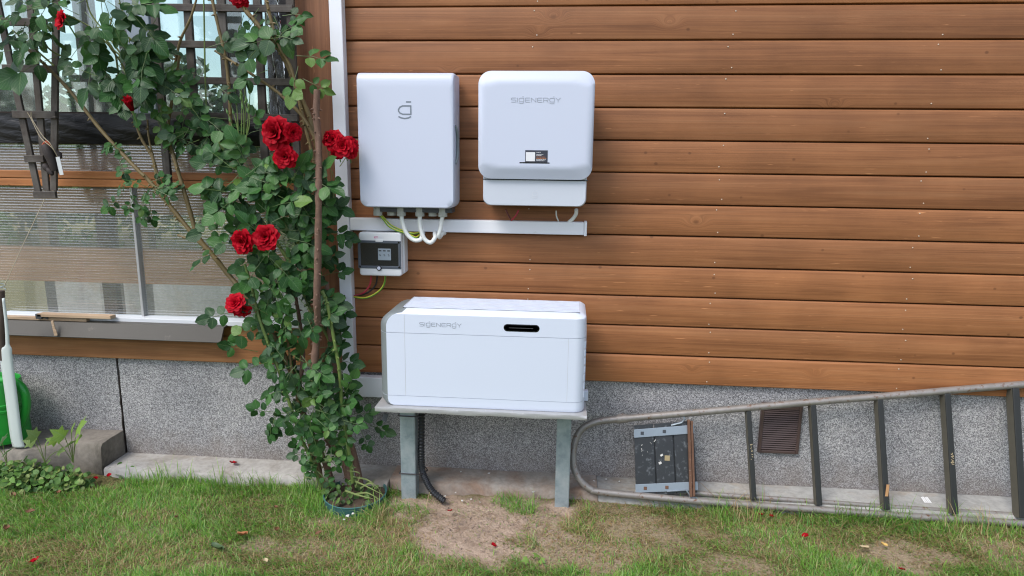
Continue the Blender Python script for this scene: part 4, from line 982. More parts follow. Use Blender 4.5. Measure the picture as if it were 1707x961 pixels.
# ------------------------------------------------------------------ ladder lying on its side
ld = thing('step_ladder', 'old tubular ladder lying on its side against the plinth', 'ladder', (0.942,-0.166,0.020))
top = [(0.223,-0.072,0.356), (0.431,-0.065,0.382), (0.688,-0.056,0.414), (1.093,-0.042,0.466), (1.440,-0.030,0.507), (1.685,-0.021,0.538), (1.944,-0.013,0.569)]
bot = [(0.178,-0.157,0.055), (0.437,-0.160,0.043), (0.691,-0.162,0.035), (1.091,-0.164,0.028), (1.434,-0.166,0.021), (1.674,-0.167,0.018), (1.928,-0.167,0.016)]
def extend(a, b, t): a = Vector(a); b = Vector(b); return b+(b-a)*t
rail = [extend(top[-2], top[-1], 4.0)] + top[::-1] + [(0.153,-0.076,0.343), (0.098,-0.084,0.316), (0.068,-0.097,0.267), (0.057,-0.116,0.198), (0.069,-0.134,0.134), (0.104,-0.148,0.086), (0.141,-0.154,0.063)] + bot + [extend(bot[-2], bot[-1], 4.0)]
mb = MB(); mb.tube(smooth_path(rail, 5), .0155, 12); obj('side_rail', mb, M_ltube, ld, smooth=60)
mb = MB(); mb.tube([(0.244,-0.072,0.359), (0.291,-0.070,0.365)], .0195, 12); mb.tube([(0.252,-0.067,0.375), (0.275,-0.066,0.378)], .007, 8); obj('sleeve', mb, M_ltube, ld, smooth=40)
b2 = [Vector(q)+Vector((0,.040,.016)) for q in [(0.339,-0.158,0.051)]+bot[1:]] + [extend(bot[-2], bot[-1], 4.0)+Vector((0,.04,.016))]
mb = MB(); mb.tube(smooth_path(b2, 3), .011, 10); obj('rear_rail', mb, M_ltube, ld, smooth=60)
pn = Vector((0, -1, .28)).normalized()
for i, (a, b) in enumerate((((0.810,-0.057,0.410), (0.835,-0.158,0.048)), ((1.080,-0.047,0.446), (1.104,-0.161,0.040)), ((1.356,-0.037,0.481), (1.378,-0.162,0.037)), ((1.629,-0.028,0.514), (1.651,-0.162,0.035)), ((1.902,-0.019,0.546), (1.917,-0.163,0.032)))):
    a = Vector(a); b = Vector(b); wd = (.021,.024,.024,.025,.028)[i]; dp = (.03,.036,.042,.046,.05)[i]
    off = Vector((0,.010,.004))
    t = obj('tread', MB().bar(a+off, b+off, wd, dp, pn), M_tread, ld, bevel=.0035)
    sd_ = (b-a).normalized().cross(pn); sd_ = sd_ if sd_.x < 0 else -sd_
    obj('worn_side', MB().bar(a+off+sd_*(wd/2+.0004), b+off+sd_*(wd/2+.0004), .001, dp*.8, pn), M_treadside, t)
    if i == 2:
        c_ = a+(b-a)*.87+off+pn*(dp/2+.0004); mb = MB(); mb.bar(c_+Vector((0,0,.05)), c_-Vector((0,0,.035)), .012, .001, pn); obj('bare_patch', mb, M_bare, t)
    if i in (0, 3):
        mb = MB()
        for k in range(9):
            c_ = a+(b-a)*(.5+.012*k if i == 3 else .38+.02*k)+off+pn*(dp/2+.0004); mb.bar(c_+Vector((-wd*.3*random.random(),0,random.uniform(-.006,.006))), c_+Vector((wd*.35*random.random(),0,random.uniform(-.006,.006))), .0022, .0008, pn)
        obj('scratch', mb, M_tan, t, kind='stuff')
# folding platform inside the ladder
q = [Vector((0.322,-0.073,0.316)), Vector((0.578,-0.065,0.347)), Vector((0.599,-0.141,0.076)), Vector((0.335,-0.147,0.053))]
def on(u_, v_, o=0): return q[0]*(1-u_)*(1-v_)+q[1]*u_*(1-v_)+q[2]*u_*v_+q[3]*(1-u_)*v_ + pn*o
for i, (u0_, u1_) in enumerate(((.0,.32),(.345,.635),(.66,.99))):
    mb = MB(); mb.loft([[on(u0_, v_, -.006), on(u1_, v_, -.006), on(u1_, v_, .004), on((u0_+u1_)/2, v_, .0065), on(u0_, v_, .004)] for v_ in (-.06, .3, .7, 1.03)]); obj('platform_strip', mb, M_plat, ld, smooth=30)
obj('platform_back', MB().loft([[on(.0, v_, -.010), on(1, v_, -.010), on(1, v_, -.0065), on(0, v_, -.0065)] for v_ in (.02, 1.0)]), M_plat, ld)
for (v0, v1) in ((.0,.13), (.86,.99)):
    mb = MB(); mb.loft([[on(u_, v0, .007), on(u_, v0, .011), on(u_, v1, .011), on(u_, v1, .007)] for u_ in (-.01, 1.0)])
    bk = obj('platform_bracket', mb, M_brack, ld, bevel=.001)
    for u_ in ((.13,.5,.93) if v0 == 0 else (.15,.5,.90)):
        mb = MB(); c_ = on(u_, (v0+v1)/2, .0112); mb.bar(c_-pn*.001, c_+pn*.002, .014, .014, (1,0,0)); obj('rivet', mb, M_rust if v0 else M_dark, bk, bevel=.003)
mb = MB(); mb.tube([on(.62,-.02,.010), on(.80,-.05,.012), on(.85,-.10,.014), on(.82,-.18,.014), on(.98,-.22,.016)], .005, 6); obj('wire_hook', mb, M_brack, ld, smooth=60)
mb = MB(); mb.tube([on(.5,.985,.012), on(.80,.975,.012), on(.85,1.03,.014), on(.86,1.09,.014), on(.98,1.10,.016)], .004, 6); obj('wire_hook', mb, M_brack, ld, smooth=60)
mb = MB(); mb.bar(Vector((0.553,-0.079,0.374)), Vector((0.567,-0.168,0.058)), .012, .014, pn); mb.bar(Vector((0.565,-0.086,0.372)), Vector((0.579,-0.172,0.064)), .009, .014, pn); obj('hinge_bar', mb, M_rust, ld, bevel=.002)
mb = MB(); c_ = on(.53,.48,.0075); mb.bar(c_-Vector((.011,0,0)), c_+Vector((.011,0,0)), .022, .0015, pn); obj('maker_plate', mb, plain('brass_plate', (.34,.27,.15), .4), ld)
mb = MB()
for k in range(7):
    c_ = on(random.uniform(.1,.35), random.uniform(.2,.42), .0068); mb.bar(c_, c_+Vector((random.uniform(-.01,.01),0,random.uniform(-.012,.012))), random.uniform(.001,.003), .0008, pn)
c_ = on(.41,.55,.008); mb.bar(c_-Vector((.005,0,.003)), c_+Vector((.005,0,.004)), .010, .001, pn); mb.bar(on(.42,.44,.008), on(.46,.42,.008), .008, .001, pn)
obj('paint_splash', mb, M_crumb, ld, kind='stuff')

# ------------------------------------------------------------------ planter ring
tub = thing('planter_ring', 'shallow teal plastic tub sunk in the grass around the rose stems', 'planter', (-.89,-.235,0))
tc_ = (-.89,-.235,0)
mb = MB(); mb.lathe([(.118,-.05),(.129,-.05),(.134,.030),(.1365,.034),(.1320,.0355),(.130,.030),(.124,0)], tc_, 40, 1.0, 1.03); obj('tub_wall', mb, M_tub, tub, smooth=50)
mb = MB(); lp = []
for j in range(6):
    r_ = .127*(1-j/6); lp.append([(tc_[0]+r_*math.cos(a), tc_[1]+r_*1.03*math.sin(a), .020+.012*(j/6)+random.uniform(-.004,.004)) for a in np.linspace(0, 2*PI, 25)[:-1]])
mb.loft(lp, cap0=False); obj('tub_soil', mb, M_soil2, tub, smooth=60)

# ------------------------------------------------------------------ rose bush
rose = thing('rose_bush', 'climbing rose bush with red blooms growing from the teal tub up the wall', 'rose bush', (-.88,-.22,.03))
def cane(pts, r0_, r1_, m, thorns=0, n=8, k=6, name='cane'):
    pp = smooth_path(pts, k); N_ = len(pp); rs = [r0_+(r1_-r0_)*i/(N_-1)*1.0 for i in range(N_)]
    rs = [r*(1+.07*math.sin(i*1.9)+random.uniform(-.05,.05)) for i, r in enumerate(rs)]
    mb = MB(); mb.tube(pp, rs, n)
    for t in range(thorns):
        i = random.randrange(1, N_-1); d = (pp[i+1]-pp[i-1]).normalized(); a = random.uniform(0, 2*PI); x = d.orthogonal().normalized(); y = d.cross(x); o_ = x*math.cos(a)+y*math.sin(a)
        if o_.y > .5: o_ = -o_
        c_ = pp[i]+o_*rs[i]*.8; mb.tube([c_, c_+o_*.007-d*.001, c_+o_*.014-d*.004], [.005,.003,.0003], 5)
    return obj(name, mb, m, rose, smooth=60)
# thick thorny brown stem and the old trunks at the base
cane([(-0.909,-0.200,-0.001),(-0.945,-0.200,0.144),(-1.001,-0.200,0.234),(-1.030,-0.200,0.309),(-1.062,-0.200,0.487)] + [(-1.043,-0.260,0.575),(-1.027,-0.260,0.707),(-1.015,-0.260,0.784)] + [(-0.999,-0.300,0.908),(-0.987,-0.300,1.080),(-0.973,-0.300,1.318)] + [(-0.983,-0.250,1.527),(-0.987,-0.250,1.641),(-0.979,-0.250,1.732)], .0175, .0125, M_bark, 60, 10)
cane([(-1.002,-0.200,0.006),(-1.017,-0.200,0.097),(-1.064,-0.200,0.223),(-1.107,-0.200,0.333),(-1.141,-0.200,0.456),(-1.112,-0.200,0.620)] + [(-1.138,-0.150,0.766),(-1.157,-0.150,0.924)], .0155, .008, M_bark, 16)
cane([(-0.880,-0.170,-0.003),(-0.906,-0.170,0.146),(-0.941,-0.170,0.300),(-0.969,-0.170,0.425),(-0.984,-0.170,0.588),(-1.002,-0.170,0.775)] + [(-1.014,-0.140,0.952)], .0155, .010, M_bark, 14)
cane([(-1.064,-0.180,0.012),(-1.075,-0.180,0.142),(-1.110,-0.180,0.268),(-1.150,-0.180,0.448),(-1.160,-0.180,0.612)], .0125, .007, M_bark, 8)
cane([(-0.888,-0.270,0.097),(-0.895,-0.270,0.208),(-0.910,-0.270,0.311),(-0.923,-0.270,0.438),(-0.927,-0.270,0.591),(-0.937,-0.270,0.674),(-0.953,-0.270,0.789),(-0.969,-0.270,0.890),(-0.987,-0.270,0.939)], .0085, .0068, M_caneg, 26)
cane([(-1.030,-0.270,0.070),(-1.065,-0.270,0.185),(-1.110,-0.270,0.302),(-1.139,-0.270,0.401),(-1.165,-0.270,0.502),(-1.196,-0.270,0.612),(-1.224,-0.270,0.697),(-1.261,-0.270,0.817)] + [(-1.299,-0.240,0.937),(-1.323,-0.240,1.038)], .0078, .0055, M_caneg, 16)
cane([(-1.016,-0.240,0.046),(-1.076,-0.240,0.213),(-1.112,-0.240,0.390),(-1.140,-0.240,0.524),(-1.150,-0.240,0.631),(-1.158,-0.240,0.767),(-1.144,-0.240,0.980)], .008, .004, M_caneo, 14)
# long diagonal canes to the upper left
cane([(-1.143,-0.220,0.517),(-1.194,-0.220,0.663),(-1.289,-0.220,0.830),(-1.356,-0.220,0.922)] + [(-1.422,-0.200,0.988),(-1.492,-0.200,1.079),(-1.550,-0.200,1.138),(-1.659,-0.200,1.279),(-1.734,-0.200,1.372),(-1.786,-0.200,1.423)] + [(-1.931,-0.180,1.570),(-2.052,-0.180,1.730),(-2.167,-0.180,1.851),(-2.254,-0.180,1.923)], .0125, .006, M_caneo, 22)
cane([(-1.504,-0.200,1.091),(-1.542,-0.200,1.149),(-1.569,-0.200,1.263),(-1.595,-0.200,1.376),(-1.616,-0.200,1.469)] + [(-1.651,-0.170,1.571),(-1.610,-0.170,1.738),(-1.572,-0.170,1.878)], .0105, .005, M_caneo, 12)
cane([(-1.533,-0.195,1.123),(-1.591,-0.195,1.132),(-1.632,-0.195,1.146)], .006, .004, M_caneo, 0)
cane([(-1.689,-0.190,1.300),(-1.703,-0.190,1.375),(-1.713,-0.190,1.460),(-1.757,-0.190,1.545),(-1.781,-0.190,1.640),(-1.790,-0.190,1.735)], .008, .004, M_caneo, 10)
cane([(-1.619,-0.190,1.201),(-1.681,-0.190,1.330),(-1.721,-0.190,1.521),(-1.722,-0.190,1.617)], .006, .003, M_caneo, 8)
cane([(-1.076,-0.200,1.088),(-1.172,-0.200,1.211),(-1.279,-0.200,1.332),(-1.361,-0.200,1.452),(-1.465,-0.200,1.583),(-1.500,-0.200,1.618)], .010, .006, M_caneg, 10)
cane([(-1.095,-0.200,0.961),(-1.159,-0.200,1.061),(-1.214,-0.200,1.148),(-1.273,-0.200,1.234),(-1.345,-0.200,1.307)], .009, .006, M_caneg, 8)
cane([(-0.981,-0.160,0.612),(-1.016,-0.160,0.719),(-1.078,-0.160,0.823),(-1.126,-0.160,0.927),(-1.199,-0.160,1.029)], .008, .005, M_caneg, 6)
# upper right canes
cane([(-1.019,-0.180,1.384),(-1.035,-0.180,1.475),(-1.059,-0.180,1.587),(-1.079,-0.180,1.681),(-1.109,-0.180,1.819),(-1.158,-0.180,1.917),(-1.193,-0.180,2.066),(-1.220,-0.180,2.209)], .0085, .006, M_caneo, 16)
cane([(-1.015,-0.190,1.537),(-1.065,-0.190,1.631),(-1.148,-0.190,1.714),(-1.233,-0.190,1.774),(-1.326,-0.190,1.833),(-1.414,-0.190,1.886)], .0075, .0045, M_caneo, 8)
cane([(-1.019,-0.165,1.505),(-1.050,-0.165,1.635),(-1.084,-0.165,1.717),(-1.150,-0.165,1.878),(-1.242,-0.165,1.987),(-1.308,-0.165,2.070),(-1.340,-0.165,2.170)], .012, .008, M_caneo, 14)
cane([(-1.391,-0.150,1.562),(-1.386,-0.150,1.741),(-1.394,-0.150,1.881),(-1.412,-0.150,1.972),(-1.431,-0.150,2.086),(-1.444,-0.150,2.197)], .0075, .006, M_caneo, 6)
cane([(-1.503,-0.130,1.593),(-1.494,-0.130,1.813),(-1.480,-0.130,2.045),(-1.471,-0.130,2.225)], .0035, .0030, M_caneg, 0)
cane([(-1.602,-0.160,1.833),(-1.574,-0.160,1.925),(-1.521,-0.160,2.016),(-1.483,-0.160,2.106)], .006, .004, M_caneo, 4)
# thin stems crossing in front of the window
for pts in ([(-1.762,-0.200,1.687),(-1.799,-0.200,1.827),(-1.852,-0.200,1.919),(-1.815,-0.200,2.032)], [(-1.701,-0.220,1.779),(-1.758,-0.220,1.836),(-1.828,-0.220,1.893),(-1.907,-0.220,1.972),(-2.027,-0.220,2.029)], [(-2.014,-0.200,1.850),(-2.111,-0.200,1.897),(-2.147,-0.200,2.011),(-2.145,-0.200,2.124)], [(-1.655,-0.180,1.956),(-1.745,-0.180,1.991),(-1.790,-0.180,2.036),(-1.806,-0.180,2.126)], [(-2.094,-0.200,1.827),(-2.187,-0.200,1.908),(-2.257,-0.200,1.966)], [(-1.817,-0.210,1.710),(-1.820,-0.210,1.872),(-1.868,-0.210,1.940)], [(-1.681,-0.200,1.862),(-1.774,-0.200,1.942),(-1.896,-0.200,1.976)], [(-1.766,-0.210,1.826),(-1.843,-0.210,1.940),(-1.908,-0.210,2.031),(-1.920,-0.210,2.142)]):
    cane(pts, .0042, .0025, M_cane, 3, 6)
cane([(-0.859,-0.230,1.521),(-0.880,-0.230,1.477),(-0.908,-0.230,1.439)], .002, .0016, M_cane, 0, 5); cane([(-0.959,-0.220,1.539),(-0.955,-0.220,1.476),(-0.948,-0.220,1.410),(-0.942,-0.220,1.314)], .002, .0016, M_cane, 0, 5)
# bud cluster
budp = []
for (x, y, x2, y2) in ((398,235,392,150), (404,238,402,140), (410,238,408,148), (415,232,416,155), (402,236,396,165), (410,236,420,160), (406,238,405,160), (395,232,382,170)):
    pass
for pts in ([(-1.335,-0.200,1.524),(-1.333,-0.200,1.631),(-1.335,-0.200,1.736)], [(-1.323,-0.205,1.524),(-1.312,-0.205,1.642),(-1.306,-0.205,1.758)], [(-1.315,-0.200,1.525),(-1.300,-0.200,1.631),(-1.295,-0.200,1.745)], [(-1.300,-0.210,1.529),(-1.283,-0.210,1.631),(-1.270,-0.210,1.719)], [(-1.330,-0.200,1.525),(-1.340,-0.200,1.607),(-1.359,-0.200,1.684)], [(-1.315,-0.205,1.525),(-1.304,-0.205,1.619),(-1.305,-0.205,1.712)], [(-1.339,-0.200,1.536),(-1.356,-0.200,1.584),(-1.372,-0.200,1.642)], [(-1.304,-0.210,1.536),(-1.279,-0.210,1.607),(-1.284,-0.210,1.689)]):
    cane(pts, .0028, .0014, M_caneg, 0, 5); budp.append(pts[-1]); budp.append(tuple(Vector(pts[1])*.55+Vector(pts[2])*.45))
mb = MB()
for b_ in budp:
    b_ = Vector(b_); d = Vector((random.uniform(-.3,.3), -.2, 1)).normalized(); L0 = random.uniform(.012,.018)
    mb.tube([b_-d*.002, b_+d*L0*.25, b_+d*L0*.6, b_+d*L0, b_+d*L0*1.5], [.0018,.0048,.005,.0024,.0005], 7)
obj('bud', mb, M_bud, rose, smooth=60, kind='stuff')

# leaves --------------------------------------------------
def leaf_geo(W=.62, fold=.10, curl=.12, twist=0.0, rows=8):
    V = []; UV = []; F = []
    for i in range(rows+1):
        t = i/rows; w_ = W*.5*(math.sin(PI*min(1, t**.82))**.75 if 0 < t < 1 else 0)*(1+.05*(-1)**i)
        for j, u_ in enumerate((-1, -.5, 0, .5, 1)):
            x = u_*w_; V.append((x, t, fold*abs(u_)*w_*2 - curl*t*t - .05*abs(u_)*math.sin(t*9+u_*3)*w_*2 + twist*x*t)); UV.append((.5+u_*.5, t))
    for i in range(rows):
        for j in range(4): F.append((i*5+j, i*5+j+1, (i+1)*5+j+1, (i+1)*5+j))
    return np.array(V), np.array(UV), np.array(F)
TONES = [(.017,.060,.016), (.027,.092,.022), (.042,.130,.030), (.068,.175,.042), (.125,.225,.05), (.055,.11,.052)]
variants = [leaf_geo(.74,.10,.10,.1), leaf_geo(.66,.24,.22,-.25), leaf_geo(.80,.05,.05,.3), leaf_geo(.70,-.10,.32,0)]
def mesh_np(name, V, F, UV, col, m):
    me = bpy.data.meshes.new(name); nf = len(F); k = F.shape[1]
    me.vertices.add(len(V)); me.vertices.foreach_set('co', np.ascontiguousarray(V, dtype=np.float32).reshape(-1)); me.loops.add(nf*k); me.loops.foreach_set('vertex_index', F.reshape(-1).astype(np.int32))
    me.polygons.add(nf); me.polygons.foreach_set('loop_start', np.arange(nf, dtype=np.int32)*k); me.update(calc_edges=True)
    me.polygons.foreach_set('use_smooth', [True]*nf)
    if UV is not None:
        ul = me.uv_layers.new(name='UVMap'); ul.data.foreach_set('uv', UV[F.reshape(-1)].astype(np.float32).reshape(-1))
    a = me.color_attributes.new('col', 'FLOAT_COLOR', 'POINT'); c4 = np.ones((len(V), 4)); c4[:, :3] = col; a.data.foreach_set('color', c4.astype(np.float32).reshape(-1))
    me.materials.append(m); return me
leaf_meshes = {}
def leaf_mesh(vi, ti):
    if (vi, ti) not in leaf_meshes:
        V, UV, F = variants[vi]; leaf_meshes[(vi, ti)] = mesh_np('leaf', V, F, UV, np.array(TONES[ti]), M_leaf)
    return leaf_meshes[(vi, ti)]
leaflets = []   # (matrix, variant, tone, rank)
stalks = MB(); rl_ = random.Random(5)
def tone_pick(t):
    c = t*4.2 + rl_.gauss(0, 1.0); i = max(0, min(4, int(round(c)))); return 5 if (rl_.random() < .12 and t < .6) else i
def leaf_at(p_, d, n, s, t, rank):
    d = d.normalized(); n = (n - d*n.dot(d)).normalized(); x = d.cross(n); Mx = Matrix((x, d, n)).transposed()
    Mx = Mx.to_4x4(); Mx = Matrix.Translation(p_) @ Mx @ Matrix.Diagonal((s*rl_.uniform(.9,1.15), s, s, 1)); leaflets.append((Mx, rl_.randrange(4), tone_pick(t), rank + s*2))
def compound(b_, ang, s, t, rank=0.0, tilt=None, nleaf=5):
    a = math.radians(ang); b_ = Vector(b_)
    d = Vector((math.cos(a), rl_.uniform(-.45,.15), math.sin(a) - .1)).normalized()
    n = Vector((rl_.gauss(0,.35), -.8+rl_.gauss(0,.22), .62+rl_.gauss(0,.3))).normalized(); n = (n-d*n.dot(d)).normalized(); sd_ = d.cross(n)
    Lr = s*1.45; mid = b_+d*Lr*.5+n*.004; end = b_+d*Lr-n*.006
    stalks.tube([b_-d*s*.4, b_, mid, end], [.0014,.0013,.0011,.0009], 5)
    leaf_at(end, d + n*rl_.uniform(-.25,.1), n+sd_*rl_.uniform(-.3,.3), s*rl_.uniform(1.0,1.2), t, rank)
    prs = ((.88, .95), (.38, .78)) if nleaf == 5 else ((.85, .95),)
    for (f, sc_) in prs:
        for sgn in (-1, 1):
            if rl_.random() < .06: continue
            p_ = b_+d*Lr*f; dd = d*.45+sd_*sgn*1.0+n*rl_.uniform(-.3,.15)
            leaf_at(p_+dd.normalized()*.003, dd, n+sd_*sgn*rl_.uniform(-.4,.25)+d*rl_.uniform(-.2,.2), s*sc_*rl_.uniform(.85,1.1), t, rank)
HAND = ([((-1.039,-0.240,1.858),0,0.052,0.45),((-1.114,-0.240,1.928),185,0.075,0.4),((-1.182,-0.240,1.907),220,0.06,0.35),((-1.061,-0.240,1.800),255,0.05,0.75),((-1.022,-0.240,1.766),-20,0.04,0.75),((-1.194,-0.240,1.800),200,0.045,0.3)] +
 [((-1.009,-0.160,1.305),-15,0.055,0.25),((-1.016,-0.160,1.160),8,0.05,0.2),((-0.971,-0.160,1.131),12,0.042,0.15),((-1.034,-0.160,0.864),5,0.05,0.2),((-1.013,-0.160,0.746),0,0.045,0.25),((-0.976,-0.160,0.613),2,0.045,0.3),((-0.923,-0.160,0.361),15,0.045,0.25),((-0.962,-0.160,1.409),-70,0.03,0.3),((-1.018,-0.160,0.982),20,0.045,0.2),((-1.012,-0.160,0.502),10,0.05,0.25)] +
 [((-1.373,-0.270,0.839),188,0.052,0.35),((-1.346,-0.270,1.330),165,0.062,0.35),((-1.389,-0.270,1.189),190,0.05,0.25),((-1.427,-0.270,1.090),200,0.05,0.25),((-1.236,-0.270,0.626),192,0.056,0.35),((-1.160,-0.270,0.502),188,0.052,0.2),((-1.135,-0.270,0.374),205,0.042,0.25),((-1.135,-0.270,1.314),150,0.062,0.5),((-1.220,-0.270,1.341),170,0.062,0.55),((-1.175,-0.270,1.277),20,0.068,0.55),((-1.021,-0.270,1.387),-10,0.06,0.5),((-1.046,-0.270,1.363),80,0.05,0.45),((-1.090,-0.270,1.146),-10,0.055,0.55),((-1.222,-0.270,1.107),-60,0.05,0.6),((-1.322,-0.270,1.311),215,0.06,0.45),((-1.301,-0.270,0.674),160,0.05,0.45),((-1.220,-0.270,0.945),30,0.05,0.5),((-1.152,-0.270,1.010),60,0.05,0.4),((-1.066,-0.270,0.617),-10,0.05,0.5),((-1.095,-0.270,0.642),150,0.05,0.5),((-1.144,-0.270,0.692),200,0.055,0.4),((-0.949,-0.270,0.436),30,0.045,0.65),((-0.986,-0.270,0.475),160,0.045,0.5),((-0.908,-0.270,0.505),60,0.045,0.65),((-0.958,-0.270,0.219),170,0.04,0.75),((-1.164,-0.270,0.795),70,0.05,0.45),((-1.269,-0.270,0.778),200,0.05,0.4)] +
 [((-2.125,-0.240,1.886),182,0.08,0.15),((-2.072,-0.240,1.849),200,0.085,0.2),((-1.897,-0.240,1.931),215,0.075,0.1),((-1.882,-0.240,1.844),255,0.07,0.15),((-1.759,-0.240,1.935),-40,0.09,0.05),((-1.687,-0.240,1.912),-10,0.06,0.05),((-1.871,-0.240,1.826),-40,0.06,0.1),((-1.850,-0.240,1.794),-55,0.06,0.25),((-1.773,-0.240,1.804),-35,0.07,0.15),((-1.806,-0.240,1.730),-60,0.05,0.1),((-1.961,-0.240,2.025),150,0.06,0.1),((-2.162,-0.240,2.026),200,0.06,0.3),((-2.230,-0.240,1.992),200,0.05,0.5),((-2.084,-0.240,2.048),20,0.06,0.25),((-1.659,-0.240,1.822),-100,0.05,0.1),((-1.631,-0.240,1.979),-120,0.05,0.2)] +  # upper left leaves: low tones put their backlit shade into the colour
 [((-1.702,-0.200,1.781),-10,0.045,0.85),((-1.637,-0.200,1.793),15,0.04,0.85),((-1.683,-0.200,1.711),-60,0.042,0.8),((-1.604,-0.200,1.735),30,0.04,0.8),((-1.674,-0.200,1.617),-70,0.045,0.8),((-1.576,-0.200,1.629),60,0.04,0.6),((-1.516,-0.200,1.582),20,0.042,0.4),((-1.558,-0.200,1.534),-20,0.045,0.4),((-1.462,-0.200,1.618),-30,0.05,0.15),((-1.423,-0.200,1.900),20,0.04,0),((-1.457,-0.200,1.786),160,0.03,0),((-1.415,-0.200,1.747),-20,0.04,0),((-1.834,-0.200,1.495),160,0.03,0.45),((-1.870,-0.200,1.519),200,0.028,0.5),((-1.814,-0.200,1.435),120,0.03,0.45),((-1.822,-0.200,1.361),200,0.035,0.4),((-1.757,-0.200,1.349),150,0.032,0.45),((-1.693,-0.200,1.338),200,0.035,0.45),((-1.868,-0.200,1.298),210,0.04,0.4),((-1.792,-0.200,1.262),-60,0.032,0.4),((-1.654,-0.200,1.326),30,0.03,0.55),((-1.739,-0.200,1.263),-80,0.03,0.4),((-1.852,-0.200,1.446),-60,0.03,0.45)])
for (b_, an, s, t) in HAND: compound(b_, an, s*1.15, t, .35)
CLUST = [  # centre, half width, half height, depth spread, count, size, tone (lowered at the upper left to paint in backlit shade)
 ((-1.873,-0.260,2.009), .25, .075, .06, 19, .058, .08), ((-2.144,-0.220,2.007), .12, .06, .05, 9, .05, .25), ((-1.795,-0.240,1.833), .16, .08, .06, 7, .058, .1),
 ((-1.595,-0.200,1.700), .12, .08, .05, 10, .042, .55), ((-1.478,-0.180,1.560), .12, .07, .05, 12, .045, .15), ((-1.759,-0.220,1.326), .10, .05, .03, 8, .032, .4),
 ((-1.293,-0.220,1.369), .12, .09, .05, 28, .055, .42), ((-1.119,-0.220,1.324), .10, .10, .06, 30, .054, .35), ((-1.195,-0.220,1.088), .135, .14, .08, 44, .053, .35),
 ((-1.132,-0.220,0.835), .12, .12, .08, 32, .048, .35), ((-1.091,-0.230,0.630), .105, .09, .07, 23, .046, .38), ((-1.059,-0.240,0.461), .10, .07, .06, 20, .042, .4),
 ((-1.025,-0.260,0.280), .08, .09, .05, 16, .032, .45), ((-1.031,-0.130,0.950), .022, .24, .03, 14, .042, .15), ((-0.968,-0.150,0.473), .03, .09, .03, 7, .042, .25),
 ((-1.166,-0.200,1.962), .06, .10, .04, 4, .05, .3), ((-1.379,-0.170,1.585), .08, .05, .03, 6, .05, .15), ((-1.260,-0.170,2.047), .10, .06, .04, 5, .05, .15), ((-0.859,-0.150,0.338), .04, .07, .03, 4, .042, .25), ((-1.069,-0.300,0.416), .10, .09, .04, 10, .044, .45), ((-1.018,-0.320,0.212), .055, .05, .04, 6, .03, .5), ((-0.903,-0.300,0.344), .04, .10, .03, 6, .04, .5), ((-1.190,-0.260,0.422), .05, .06, .03, 5, .045, .25)]
for (c_, rx, rz, ry, n, s, t) in CLUST:
    for k in range(n):
        while True:
            u_, v_ = rl_.uniform(-1,1), rl_.uniform(-1,1)
            if u_*u_+v_*v_ < 1: break
        q_ = Vector(c_)+Vector((u_*rx, rl_.uniform(-1,.6)*ry, v_*rz)); q_.y = min(q_.y, -.10)
        compound(q_, math.degrees(math.atan2(v_*.6-.25, u_))+rl_.gauss(0,45), s*1.08*rl_.uniform(.8,1.12), t, -q_.y, nleaf=5 if rl_.random() < .75 else 3)
leaflets.sort(key=lambda l: -l[3])
for (Mx, vi, ti, _) in leaflets[:298]:
    o = bpy.data.objects.new('leaf', leaf_mesh(vi, ti)); COL.objects.link(o)
    loc, rot, sca = Mx.decompose(); o.location = loc; o.rotation_euler = rot.to_euler(); o.scale = sca
    o.parent = rose; o.matrix_parent_inverse = Matrix.Translation(-rose.location)
VV, FF, UU, CC = [], [], [], []; off = 0
for (Mx, vi, ti, _) in leaflets[298:]:
    V, UV, F = variants[vi]; Mn = np.array(Mx); VV.append(V @ Mn[:3,:3].T + Mn[:3,3] - np.array(rose.location)); FF.append(F+off); UU.append(UV); CC.append(np.tile(np.array(TONES[ti])*rl_.uniform(.8,1.2), (len(V), 1))); off += len(V)
me = mesh_np('foliage', np.concatenate(VV), np.concatenate(FF), np.concatenate(UU), np.concatenate(CC), M_leaf)
o = bpy.data.objects.new('foliage', me); COL.objects.link(o); o.parent = rose; o['kind'] = 'stuff'
obj('leaf_stalk', stalks, M_stalk, rose, smooth=60, kind='stuff')

# blooms --------------------------------------------------
def petal_geo(w_, l_, cup, ruffle, seed):
    rn = random.Random(seed); V = []; UV = []; F = []; nu, nv = 8, 7
    ph = rn.uniform(0, 6)
    for i in range(nv+1):
        t = i/nv; ww = w_*(.35+.65*math.sin(PI*min(.62, t*.62+.03))) * (1 if t < .85 else 1-.25*(t-.85)/.15)
        for j in range(nu+1):
            u_ = j/nu*2-1; a = u_*1.15
            x = ww*math.sin(a)/1.0; y = ww*.55*(1-math.cos(a))*1.2
            r_ = -cup*t*t*l_; lip = .16*l_*max(0, t-.7)/.3
            z = l_*t - abs(u_)**2*t*l_*.14 + ruffle*l_*math.sin(u_*5+ph)*t*t
            V.append((x, -y*1.0 + r_*-1 - lip*1.2*(1 if True else 0)*0 + (lip if cup > 0 else 0) + ruffle*l_*.6*math.cos(u_*4+ph)*t*t, z)); UV.append((u_*.5+.5, t))
    for i in range(nv):
        for j in range(nu): F.append((i*(nu+1)+j, i*(nu+1)+j+1, (i+1)*(nu+1)+j+1, (i+1)*(nu+1)+j))
    return np.array(V), np.array(UV), np.array(F)
petal_meshes = [mesh_np('petal', *(lambda g: (g[0], g[2], g[1]))(petal_geo(.52, 1.0, .25, .06, s)), np.array((.4,.01,.02)), M_petal) for s in range(4)]
